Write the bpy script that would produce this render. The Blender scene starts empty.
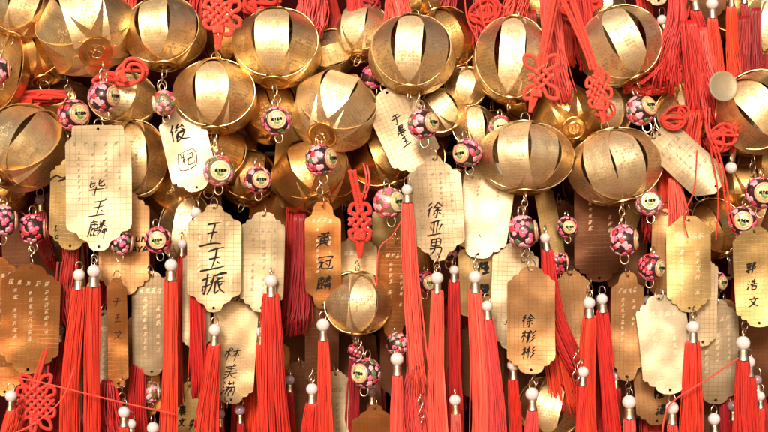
import bpy, bmesh, math, random
from mathutils import Vector, Matrix, noise
from mathutils.geometry import tessellate_polygon

R = math.radians
PI = math.pi
rnd = random.Random(7)
MM = 0.001
ANI = 0.25
D = 1.5                       # camera distance, metres
scene = bpy.context.scene
col = scene.collection

# ------------------------------------------------------------------ helpers
def at(px, py, d=0.0):
    """photo position (0..768, 0..432) at a depth d millimetres in front of the hanging plane"""
    s = (D - d * MM) / D
    return Vector(((px - 384) * MM * s, -d * MM, (216 - py) * MM * s))

def sc(d):
    return (D - d * MM) / D * MM

def tag(o, label=None, cat=None, group=None, kind=None):
    if label: o['label'] = label
    if cat: o['category'] = cat
    if group: o['group'] = group
    if kind: o['kind'] = kind
    return o

def empty(name, loc, rot, label, cat, group=None):
    o = bpy.data.objects.new(name, None)
    o.empty_display_size = 0.01
    col.objects.link(o)
    o.location = loc
    o.rotation_euler = rot
    return tag(o, label, cat, group)

def link(name, bm, mats, parent=None, smooth=True, sharp=40):
    me = bpy.data.meshes.new(name)
    bm.to_mesh(me); bm.free()
    if not isinstance(mats, (list, tuple)): mats = [mats]
    for m in mats: me.materials.append(m)
    if smooth:
        me.shade_smooth()
        if sharp: me.set_sharp_from_angle(angle=R(sharp))
    o = bpy.data.objects.new(name, me)
    col.objects.link(o)
    if parent is not None: o.parent = parent
    return o

def reuse(name, me, parent=None):
    o = bpy.data.objects.new(name, me); col.objects.link(o)
    if parent is not None: o.parent = parent
    return o

def tube(bm, pts, r, seg=6, closed=False, mat=0, r_end=None, cap=True, shade=None, lay=None, uvl=None, flat=1.0):
    n = len(pts)
    rings = []
    prev = None
    total = 0
    lens = [0]
    for i in range(1, n):
        total += (pts[i] - pts[i - 1]).length
        lens.append(total)
    for i in range(n):
        if closed:
            t = pts[(i + 1) % n] - pts[i - 1]
        else:
            t = pts[min(i + 1, n - 1)] - pts[max(i - 1, 0)]
        if t.length < 1e-9: t = Vector((0, 0, 1))
        t.normalize()
        if prev is None:
            a = Vector((0, 1, 0)) if abs(t.y) < 0.9 else Vector((1, 0, 0))
            u = t.cross(a).normalized()
        else:
            u = prev - t * prev.dot(t)
            if u.length < 1e-6: u = t.orthogonal()
            u.normalize()
        prev = u
        v = t.cross(u)
        rr = r if r_end is None else r + (r_end - r) * i / (n - 1)
        ring = [bm.verts.new(pts[i] + (u * math.cos(2 * PI * k / seg) + v * math.sin(2 * PI * k / seg) * flat) * rr) for k in range(seg)]
        rings.append(ring)
    m = n if closed else n - 1
    for i in range(m):
        a, b = rings[i], rings[(i + 1) % n]
        for k in range(seg):
            f = bm.faces.new((a[k], a[(k + 1) % seg], b[(k + 1) % seg], b[k]))
            f.material_index = mat
            if lay is not None:
                for l in f.loops: l[lay] = shade
            if uvl is not None:
                L = [(k / seg, lens[i]), ((k + 1) / seg, lens[i]), ((k + 1) / seg, lens[(i + 1) % n]), (k / seg, lens[(i + 1) % n])]
                for l, q in zip(f.loops, L): l[uvl].uv = (q[0], q[1] * 1000)
    if cap and not closed:
        for ring in (rings[0][::-1], rings[-1]):
            try:
                f = bm.faces.new(ring); f.material_index = mat
                if lay is not None:
                    for l in f.loops: l[lay] = shade
            except ValueError: pass

def lathe(bm, prof, seg=24, mat=0, axis='z', off=Vector((0, 0, 0))):
    """prof: list of (r, h)"""
    rings = []
    for r, h in prof:
        if r < 1e-7:
            p = Vector((0, 0, h)) if axis == 'z' else Vector((0, h, 0))
            rings.append([bm.verts.new(p + off)])
        else:
            ring = []
            for k in range(seg):
                c, s = math.cos(2 * PI * k / seg) * r, math.sin(2 * PI * k / seg) * r
                p = Vector((c, s, h)) if axis == 'z' else Vector((c, h, s))
                ring.append(bm.verts.new(p + off))
            rings.append(ring)
    for a, b in zip(rings, rings[1:]):
        for k in range(seg):
            k2 = (k + 1) % seg
            if len(a) == 1 and len(b) == 1: continue
            if len(a) == 1: f = bm.faces.new((a[0], b[k], b[k2]))
            elif len(b) == 1: f = bm.faces.new((a[k], a[k2], b[0]))
            else: f = bm.faces.new((a[k], a[k2], b[k2], b[k]))
            f.material_index = mat
    return rings

def ring_pts(r, n=20, squash=1.0):
    return [Vector((math.cos(2 * PI * k / n) * r, 0, math.sin(2 * PI * k / n) * r * squash)) for k in range(n)]

def thicken(bm, t):
    bm.normal_update()
    nrm = {v.index: v.normal.copy() for v in bm.verts}
    bm.verts.index_update()
    nrm = [v.normal.copy() for v in bm.verts]
    for i, v in enumerate(bm.verts): v.index = i
    old = list(bm.verts)
    faces = list(bm.faces)
    ret = bmesh.ops.duplicate(bm, geom=old + list(bm.edges) + faces)
    vm = {}
    for a, b in ret['vert_map'].items():
        if isinstance(a, bmesh.types.BMVert) and a in vm: continue
        vm[a] = b
    new = [vm[v] for v in old]
    for v, nv, n in zip(old, new, nrm): nv.co = v.co - n * t
    oldset = set(faces)
    bd = [e for e in bm.edges if len(e.link_faces) == 1 and e.link_faces[0] in oldset]
    for f in [f for f in bm.faces if f not in oldset]: f.normal_flip()
    for e in bd:
        l = e.link_faces[0].loops
        a = b = None
        for lp in l:
            if lp.edge == e:
                a, b = lp.vert, lp.link_loop_next.vert
        try:
            f = bm.faces.new((b, a, vm[a], vm[b]))
            f.material_index = e.link_faces[0].material_index
        except (ValueError, KeyError): pass

def smooth_path(pts, n=6, closed=False):
    out = []
    m = len(pts)
    rng = range(m) if closed else range(m - 1)
    for i in rng:
        if closed:
            p0, p1, p2, p3 = pts[i - 1], pts[i], pts[(i + 1) % m], pts[(i + 2) % m]
        else:
            p0, p1, p2, p3 = pts[max(i - 1, 0)], pts[i], pts[i + 1], pts[min(i + 2, m - 1)]
        for k in range(n):
            t = k / n
            out.append(0.5 * ((2 * p1) + (p2 - p0) * t + (2 * p0 - 5 * p1 + 4 * p2 - p3) * t * t + (3 * p1 - p0 - 3 * p2 + p3) * t ** 3))
    if not closed: out.append(pts[-1].copy())
    return out

# ------------------------------------------------------------------ materials
class NT:
    def __init__(s, name):
        s.m = bpy.data.materials.new(name); s.m.use_nodes = True
        s.t = s.m.node_tree; s.b = s.t.nodes['Principled BSDF']
    def n(s, typ, **kw):
        nd = s.t.nodes.new(typ)
        for k, v in kw.items():
            if k.startswith('i_'):
                nd.inputs[int(k[2:]) if k[2:].isdigit() else k[2:]].default_value = v
            else: setattr(nd, k, v)
        return nd
    def l(s, a, b): s.t.links.new(a, b)
    def math(s, op, a, b=None, clamp=False):
        nd = s.t.nodes.new('ShaderNodeMath'); nd.operation = op; nd.use_clamp = clamp
        for i, x in enumerate((a, b)):
            if x is None: continue
            if isinstance(x, (int, float)): nd.inputs[i].default_value = x
            else: s.l(x, nd.inputs[i])
        return nd.outputs[0]
    def mix(s, fac, a, b):
        nd = s.t.nodes.new('ShaderNodeMix'); nd.data_type = 'RGBA'
        for i, x in ((0, fac), (6, a), (7, b)):
            if isinstance(x, (int, float)): nd.inputs[i].default_value = x
            elif isinstance(x, tuple): nd.inputs[i].default_value = (*x, 1) if len(x) == 3 else x
            else: s.l(x, nd.inputs[i])
        return nd.outputs[2]

def glyph_mask(T, vec, p, keep=0.9):
    """rows of small engraved characters: cells with random horizontal and vertical strokes"""
    sc_ = T.n('ShaderNodeVectorMath', operation='SCALE'); T.l(vec, sc_.inputs[0]); sc_.inputs['Scale'].default_value = 1 / p
    fl = T.n('ShaderNodeVectorMath', operation='FLOOR'); T.l(sc_.outputs[0], fl.inputs[0])
    fr = T.n('ShaderNodeVectorMath', operation='FRACTION'); T.l(sc_.outputs[0], fr.inputs[0])
    sep = T.n('ShaderNodeSeparateXYZ'); T.l(fr.outputs[0], sep.inputs[0])
    fx, fy = sep.outputs[0], sep.outputs[1]
    res = []
    for (a, b, mult) in ((fx, fy, 17.3), (fy, fx, 41.9)):
        q = T.math('MULTIPLY', a, 4.0)
        qf = T.math('FLOOR', q)
        qr = T.math('FRACT', q)
        half = T.math('FLOOR', T.math('MULTIPLY', b, 2.0))
        c = T.n('ShaderNodeCombineXYZ')
        T.l(qf, c.inputs[0]); T.l(half, c.inputs[1]); c.inputs[2].default_value = mult
        ad = T.n('ShaderNodeVectorMath', operation='MULTIPLY_ADD')
        T.l(fl.outputs[0], ad.inputs[0]); ad.inputs[1].default_value = (7.13, 11.7, 3.1); T.l(c.outputs[0], ad.inputs[2])
        wn = T.n('ShaderNodeTexWhiteNoise', noise_dimensions='3D'); T.l(ad.outputs[0], wn.inputs[0])
        on = T.math('GREATER_THAN', wn.outputs[0], 0.48)
        ln = T.math('LESS_THAN', T.math('ABSOLUTE', T.math('SUBTRACT', qr, 0.5)), 0.27)
        res.append(T.math('MULTIPLY', on, ln))
    m = T.math('MAXIMUM', res[0], res[1])
    for f in (fx, fy):
        m = T.math('MULTIPLY', m, T.math('LESS_THAN', T.math('ABSOLUTE', T.math('SUBTRACT', f, 0.5)), 0.40))
    wn = T.n('ShaderNodeTexWhiteNoise', noise_dimensions='3D'); T.l(fl.outputs[0], wn.inputs[0])
    m = T.math('MULTIPLY', m, T.math('LESS_THAN', wn.outputs[0], keep))
    return m

def brass_slat(name, base, dark, rough=0.3):
    T = NT(name)
    uv = T.n('ShaderNodeUVMap', uv_map='UVMap')
    obi = T.n('ShaderNodeObjectInfo')
    off = T.n('ShaderNodeVectorMath', operation='ADD')
    rv = T.n('ShaderNodeVectorMath', operation='SCALE'); rv.inputs[0].default_value = (0, 97.0, 0); T.l(obi.outputs['Random'], rv.inputs['Scale'])
    T.l(uv.outputs[0], off.inputs[0]); T.l(rv.outputs[0], off.inputs[1])
    g = glyph_mask(T, off.outputs[0], 3.6, 0.88)
    # engraving only in the middle of the strip and only in some blocks
    sep = T.n('ShaderNodeSeparateXYZ'); T.l(uv.outputs[0], sep.inputs[0])
    inside = T.math('LESS_THAN', T.math('ABSOLUTE', sep.outputs[0]), 11.0)
    blk = T.n('ShaderNodeTexNoise', i_Scale=0.07, i_Detail=1.0); T.l(off.outputs[0], blk.inputs['Vector'])
    bm_ = T.math('GREATER_THAN', blk.outputs[0], 0.46)
    g = T.math('MULTIPLY', T.math('MULTIPLY', g, inside), bm_)
    # ruled lines engraved across the strip
    ry = T.math('FRACT', T.math('DIVIDE', sep.outputs[1], 3.6))
    rule = T.math('MULTIPLY', T.math('LESS_THAN', ry, 0.10), T.math('LESS_THAN', blk.outputs[0], 0.56))
    rx = T.math('FRACT', T.math('DIVIDE', sep.outputs[0], 3.6))
    rule2 = T.math('MULTIPLY', T.math('LESS_THAN', rx, 0.09), T.math('GREATER_THAN', blk.outputs[0], 0.52))
    rule = T.math('MAXIMUM', rule, rule2)
    # brushed grain
    mp = T.n('ShaderNodeMapping'); mp.inputs['Scale'].default_value = (2.2, 0.10, 1); T.l(off.outputs[0], mp.inputs[0])
    br = T.n('ShaderNodeTexNoise', i_Scale=1.6, i_Detail=3.0); T.l(mp.outputs[0], br.inputs['Vector'])
    st = T.n('ShaderNodeTexNoise', i_Scale=0.06, i_Detail=3.0, i_Roughness=0.6); T.l(off.outputs[0], st.inputs['Vector'])
    hv = T.n('ShaderNodeHueSaturation'); hv.inputs['Color'].default_value = (*base, 1)
    T.l(T.math('ADD', T.math('MULTIPLY', obi.outputs['Random'], 0.25), 0.86), hv.inputs['Value'])
    c = T.mix(T.math('MULTIPLY', T.math('SUBTRACT', st.outputs[0], 0.42, True), 2.2, True), hv.outputs[0], dark)
    c = T.mix(T.math('MULTIPLY', g, 0.55), c, (0.20, 0.10, 0.035))
    c = T.mix(T.math('MULTIPLY', rule, 0.34), c, (0.22, 0.12, 0.05))
    T.l(c, T.b.inputs['Base Color'])
    T.b.inputs['Metallic'].default_value = 1
    r = T.math('ADD', T.math('MULTIPLY', br.outputs[0], 0.22), rough - 0.08)
    r = T.math('ADD', r, T.math('MULTIPLY', g, 0.25))
    T.l(r, T.b.inputs['Roughness'])
    bp = T.n('ShaderNodeBump', i_Strength=0.35, i_Distance=0.0004)
    h = T.math('SUBTRACT', br.outputs[0], T.math('MULTIPLY', g, 0.8))
    T.l(h, bp.inputs['Height'])
    lw = T.n('ShaderNodeTexNoise', i_Scale=0.045, i_Detail=1.0); T.l(off.outputs[0], lw.inputs['Vector'])
    bp2 = T.n('ShaderNodeBump', i_Strength=0.25, i_Distance=0.006)
    T.l(lw.outputs[0], bp2.inputs['Height']); T.l(bp.outputs[0], bp2.inputs['Normal'])
    T.l(bp2.outputs[0], T.b.inputs['Normal'])
    tg = T.n('ShaderNodeTangent', direction_type='UV_MAP', uv_map='UVMap')
    T.l(tg.outputs[0], T.b.inputs['Tangent'])
    T.b.inputs['Anisotropic'].default_value = 0.6
    T.b.inputs['Anisotropic Rotation'].default_value = ANI
    return T.m

def plate_mat(name, base, dark, rough=0.38, grid=0.5, metallic=0.9, pitch=5.6, tint=None):
    T = NT(name)
    tc = T.n('ShaderNodeTexCoord'); obi = T.n('ShaderNodeObjectInfo')
    s = T.n('ShaderNodeVectorMath', operation='SCALE'); T.l(tc.outputs['Object'], s.inputs[0]); s.inputs['Scale'].default_value = 1000
    sep = T.n('ShaderNodeSeparateXYZ'); T.l(s.outputs[0], sep.inputs[0])
    off = T.n('ShaderNodeVectorMath', operation='ADD'); T.l(s.outputs[0], off.inputs[0])
    rv = T.n('ShaderNodeVectorMath', operation='SCALE'); rv.inputs[0].default_value = (331, 57, 211); T.l(obi.outputs['Random'], rv.inputs['Scale']); T.l(rv.outputs[0], off.inputs[1])
    fade = T.n('ShaderNodeTexNoise', i_Scale=0.05, i_Detail=2.0); T.l(off.outputs[0], fade.inputs['Vector'])
    ls = []
    for o_, wd in ((sep.outputs[0], 0.085), (sep.outputs[2], 0.08)):
        f = T.math('FRACT', T.math('DIVIDE', T.math('ADD', o_, 500.0), pitch))
        ls.append(T.math('LESS_THAN', f, wd))
    g = T.math('MAXIMUM', ls[0], ls[1])
    g = T.math('MULTIPLY', g, T.math('MULTIPLY', T.math('SUBTRACT', fade.outputs[0], 0.12, True), 2.4, True))
    mp = T.n('ShaderNodeMapping'); mp.inputs['Scale'].default_value = (0.10, 1, 2.0); T.l(off.outputs[0], mp.inputs[0])
    br = T.n('ShaderNodeTexNoise', i_Scale=1.5, i_Detail=3.0); T.l(mp.outputs[0], br.inputs['Vector'])
    st = T.n('ShaderNodeTexNoise', i_Scale=0.035, i_Detail=4.0, i_Roughness=0.6); T.l(off.outputs[0], st.inputs['Vector'])
    sp = T.n('ShaderNodeTexNoise', i_Scale=0.5, i_Detail=3.0); T.l(off.outputs[0], sp.inputs['Vector'])
    c = T.mix(T.math('MULTIPLY', T.math('SUBTRACT', st.outputs[0], 0.40, True), 2.6, True), base, dark)
    c = T.mix(T.math('MULTIPLY', T.math('GREATER_THAN', sp.outputs[0], 0.66), 0.35), c, (dark[0] * .5, dark[1] * .5, dark[2] * .5))
    c = T.mix(T.math('MULTIPLY', g, grid), c, (0.16, 0.10, 0.05))
    T.l(c, T.b.inputs['Base Color'])
    T.b.inputs['Metallic'].default_value = metallic
    T.l(T.math('ADD', T.math('MULTIPLY', br.outputs[0], 0.16), rough - 0.06), T.b.inputs['Roughness'])
    bp = T.n('ShaderNodeBump', i_Strength=0.3, i_Distance=0.0003)
    T.l(T.math('SUBTRACT', br.outputs[0], g), bp.inputs['Height'])
    lw = T.n('ShaderNodeTexNoise', i_Scale=0.022, i_Detail=1.0); T.l(off.outputs[0], lw.inputs['Vector'])
    bp2 = T.n('ShaderNodeBump', i_Strength=0.6, i_Distance=0.012)
    T.l(lw.outputs[0], bp2.inputs['Height']); T.l(bp.outputs[0], bp2.inputs['Normal'])
    T.l(bp2.outputs[0], T.b.inputs['Normal'])
    return T.m

def simple(name, c, rough=0.5, metallic=0.0, var=0.0, scale=200, coat=0, sss=0, bump=0, spec=0.5):
    T = NT(name)
    T.b.inputs['Specular IOR Level'].default_value = spec
    T.b.inputs['Base Color'].default_value = (*c, 1)
    T.b.inputs['Roughness'].default_value = rough
    T.b.inputs['Metallic'].default_value = metallic
    if coat: T.b.inputs['Coat Weight'].default_value = coat
    if sss:
        T.b.inputs['Subsurface Weight'].default_value = sss
        T.b.inputs['Subsurface Radius'].default_value = (0.002, 0.0015, 0.0012)
        T.b.inputs['Subsurface Scale'].default_value = 1
    if var or bump:
        tc = T.n('ShaderNodeTexCoord')
        nz = T.n('ShaderNodeTexNoise', i_Scale=scale, i_Detail=3.0); T.l(tc.outputs['Object'], nz.inputs['Vector'])
        if var:
            k = 1 - var
            c2 = T.mix(nz.outputs[0], (c[0] * k, c[1] * k, c[2] * k), (min(1, c[0] * (1 + var)), min(1, c[1] * (1 + var)), min(1, c[2] * (1 + var))))
            T.l(c2, T.b.inputs['Base Color'])
        if bump:
            bp = T.n('ShaderNodeBump', i_Strength=0.6, i_Distance=bump); T.l(nz.outputs[0], bp.inputs['Height']); T.l(bp.outputs[0], T.b.inputs['Normal'])
    return T.m

def thread_mat(name, c):
    T = NT(name)
    a = T.n('ShaderNodeVertexColor', layer_name='strand')
    sp = T.n('ShaderNodeSeparateColor'); T.l(a.outputs[0], sp.inputs[0])
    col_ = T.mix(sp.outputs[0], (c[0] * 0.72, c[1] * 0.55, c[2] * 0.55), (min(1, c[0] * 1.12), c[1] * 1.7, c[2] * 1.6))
    obi = T.n('ShaderNodeObjectInfo')
    hv = T.n('ShaderNodeHueSaturation'); T.l(col_, hv.inputs['Color'])
    T.l(T.math('ADD', T.math('MULTIPLY', obi.outputs['Random'], 0.009), 0.495), hv.inputs['Hue'])
    T.l(T.math('ADD', T.math('MULTIPLY', obi.outputs['Random'], 0.34), 0.76), hv.inputs['Value'])
    T.l(hv.outputs[0], T.b.inputs['Base Color'])
    T.b.inputs['Roughness'].default_value = 0.36
    T.b.inputs['Specular IOR Level'].default_value = 0.45
    T.b.inputs['Sheen Weight'].default_value = 0.08
    T.b.inputs['Sheen Roughness'].default_value = 0.4
    T.b.inputs['Sheen Tint'].default_value = (1, 0.55, 0.45, 1)
    return T.m

def cord_mat(name, c):
    T = NT(name)
    uv = T.n('ShaderNodeUVMap', uv_map='UVMap')
    sp = T.n('ShaderNodeSeparateXYZ'); T.l(uv.outputs[0], sp.inputs[0])
    w = T.math('SINE', T.math('ADD', T.math('MULTIPLY', sp.outputs[1], 5.0), T.math('MULTIPLY', sp.outputs[0], 2 * PI * 2)))
    bp = T.n('ShaderNodeBump', i_Strength=0.7, i_Distance=0.0004); T.l(w, bp.inputs['Height']); T.l(bp.outputs[0], T.b.inputs['Normal'])
    cc = T.mix(T.math('ADD', T.math('MULTIPLY', w, 0.5), 0.5), (c[0] * .85, c[1] * .7, c[2] * .7), (c[0], c[1] * 1.2, c[2] * 1.2))
    T.l(cc, T.b.inputs['Base Color'])
    T.b.inputs['Roughness'].default_value = 0.38
    T.b.inputs['Sheen Weight'].default_value = 0.2
    return T.m

SL = {
    'gold': brass_slat('brass_gold', (0.95, 0.74, 0.42), (0.89, 0.60, 0.26), 0.39),
    'pale': brass_slat('brass_pale', (0.96, 0.79, 0.50), (0.91, 0.67, 0.34), 0.42),
    'brown': brass_slat('brass_brown', (0.76, 0.46, 0.17), (0.58, 0.29, 0.08), 0.30),  # darker, browner brass tone
}
def badge_mat():
    T = NT('badge_print')
    tc = T.n('ShaderNodeTexCoord'); nz = T.n('ShaderNodeTexNoise', i_Scale=2200.0, i_Detail=2.0); T.l(tc.outputs['Object'], nz.inputs['Vector'])
    rp = T.n('ShaderNodeValToRGB'); T.l(nz.outputs[0], rp.inputs[0])
    e = rp.color_ramp.elements
    e[0].position = .32; e[0].color = (0.12, 0.22, 0.08, 1)
    e[1].position = .72; e[1].color = (0.72, 0.30, 0.14, 1)
    for p_, c_ in ((.42, (0.55, 0.50, 0.20, 1)), (.52, (0.76, 0.66, 0.36, 1)), (.62, (0.66, 0.46, 0.18, 1))):
        x = e.new(p_); x.color = c_
    T.l(rp.outputs[0], T.b.inputs['Base Color'])
    T.b.inputs['Roughness'].default_value = 0.3; T.b.inputs['Coat Weight'].default_value = 0.5
    return T.m

PL = {
    'cream': plate_mat('plate_cream', (0.400, 0.320, 0.200), (0.360, 0.264, 0.144), 0.46, 0.5, 0.55, 6.2),
    'white': plate_mat('plate_silvery', (0.492, 0.410, 0.279), (0.426, 0.328, 0.205), 0.42, 0.12, 0.65, 3.1),
    'pale': plate_mat('plate_pale_brass', (0.448, 0.336, 0.200), (0.400, 0.272, 0.136), 0.38, 0.22, 0.8, 3.0),
    'sand': plate_mat('plate_sand', (0.408, 0.306, 0.178), (0.357, 0.246, 0.119), 0.46, 0.75, 0.6, 4.4),
    'gold': plate_mat('plate_gold', (0.410, 0.287, 0.123), (0.344, 0.213, 0.074), 0.40, 0.35, 0.8, 4.2),
    'tan': plate_mat('plate_tan', (0.414, 0.225, 0.099), (0.378, 0.180, 0.063), 0.42, 0.55, 0.7, 4.6),
    'copper': plate_mat('plate_copper_reflect', (0.44, 0.16, 0.045), (0.42, 0.23, 0.08), 0.36, 0.35, 0.85, 4.4),  # copper tone with the red tassels' reflection put into the base colour
    'brown': plate_mat('plate_brown_shaded', (0.15, 0.055, 0.022), (0.10, 0.03, 0.012), 0.40, 0.35, 0.6, 4.2),  # brown, darkened so back plates read as the shade in the gaps
    'grid': plate_mat('plate_grid', (0.394, 0.303, 0.189), (0.344, 0.238, 0.123), 0.42, 0.62, 0.55, 4.6),
}
M_CAP = plate_mat('brass_cap', (0.70, 0.44, 0.17), (0.58, 0.32, 0.10), 0.28, 0.0, 1.0)
M_RING = simple('ring_metal', (0.72, 0.60, 0.46), 0.22, 1.0)
M_RINGD = simple('ring_dark_metal', (0.30, 0.22, 0.16), 0.3, 1.0)
M_SILV = simple('cap_silver', (0.60, 0.47, 0.34), 0.32, 1.0, 0.25, 900)
M_PEARL = simple('pearl_white', (0.64, 0.56, 0.56), 0.28, 0, 0.2, 350, 0.4, 0.15)
M_PEARLD = simple('pearl_shaded', (0.30, 0.20, 0.24), 0.25, 0, 0.1, 300, 0.4)  # darker pearl copy: shade on set-back tassels put into the colour
M_BLACK = simple('enamel_black', (0.035, 0.014, 0.014), 0.16, 0, 0, coat=0.5)
M_BODYG = simple('enamel_gold', (0.55, 0.40, 0.20), 0.25, 0.8, 0.2, 300)
M_PINK = simple('enamel_pink', (0.80, 0.36, 0.44), 0.34, 0, 0.4, 500, 0.5)
M_PINK2 = simple('enamel_rose', (0.72, 0.12, 0.24), 0.28, 0, 0.25, 500, 0.5)
M_REDE = simple('enamel_red', (0.52, 0.04, 0.05), 0.28, 0, 0.2, 500, 0.5)
M_LEAF = simple('enamel_green', (0.10, 0.16, 0.06), 0.3, 0, 0.2, 500, 0.5)
M_YEL = badge_mat()
M_BRIM = simple('badge_rim', (0.70, 0.34, 0.24), 0.25, 0.3, 0.2, 400, 0.4)
M_BRIMW = simple('badge_rim_pale', (0.78, 0.70, 0.58), 0.25, 0.4, 0.1, 400, 0.4)
M_INK = simple('black_marker_ink', (0.012, 0.009, 0.009), 0.7, spec=0.15)
M_INKG = simple('grey_engraving', (0.20, 0.15, 0.10), 0.6, 0.2)
M_ETCH = simple('bright_engraving', (0.62, 0.48, 0.32), 0.5, 0.5)
M_ETCHR = simple('rosy_engraving', (0.85, 0.62, 0.42), 0.42, 0.6)
TH = {'red': thread_mat('thread_red', (0.74, 0.035, 0.018)), 'coral': thread_mat('thread_coral', (0.86, 0.085, 0.070)),
      'pink': thread_mat('thread_pink', (0.86, 0.17, 0.13)), 'dark': thread_mat('thread_red_shaded', (0.42, 0.008, 0.010))}  # 'dark' is the red thread with the shade of deep places painted in
CD = {'red': cord_mat('cord_red', (0.80, 0.032, 0.014)), 'coral': cord_mat('cord_coral', (0.90, 0.070, 0.035)), 'dark': cord_mat('cord_crimson', (0.46, 0.010, 0.012))}

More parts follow.
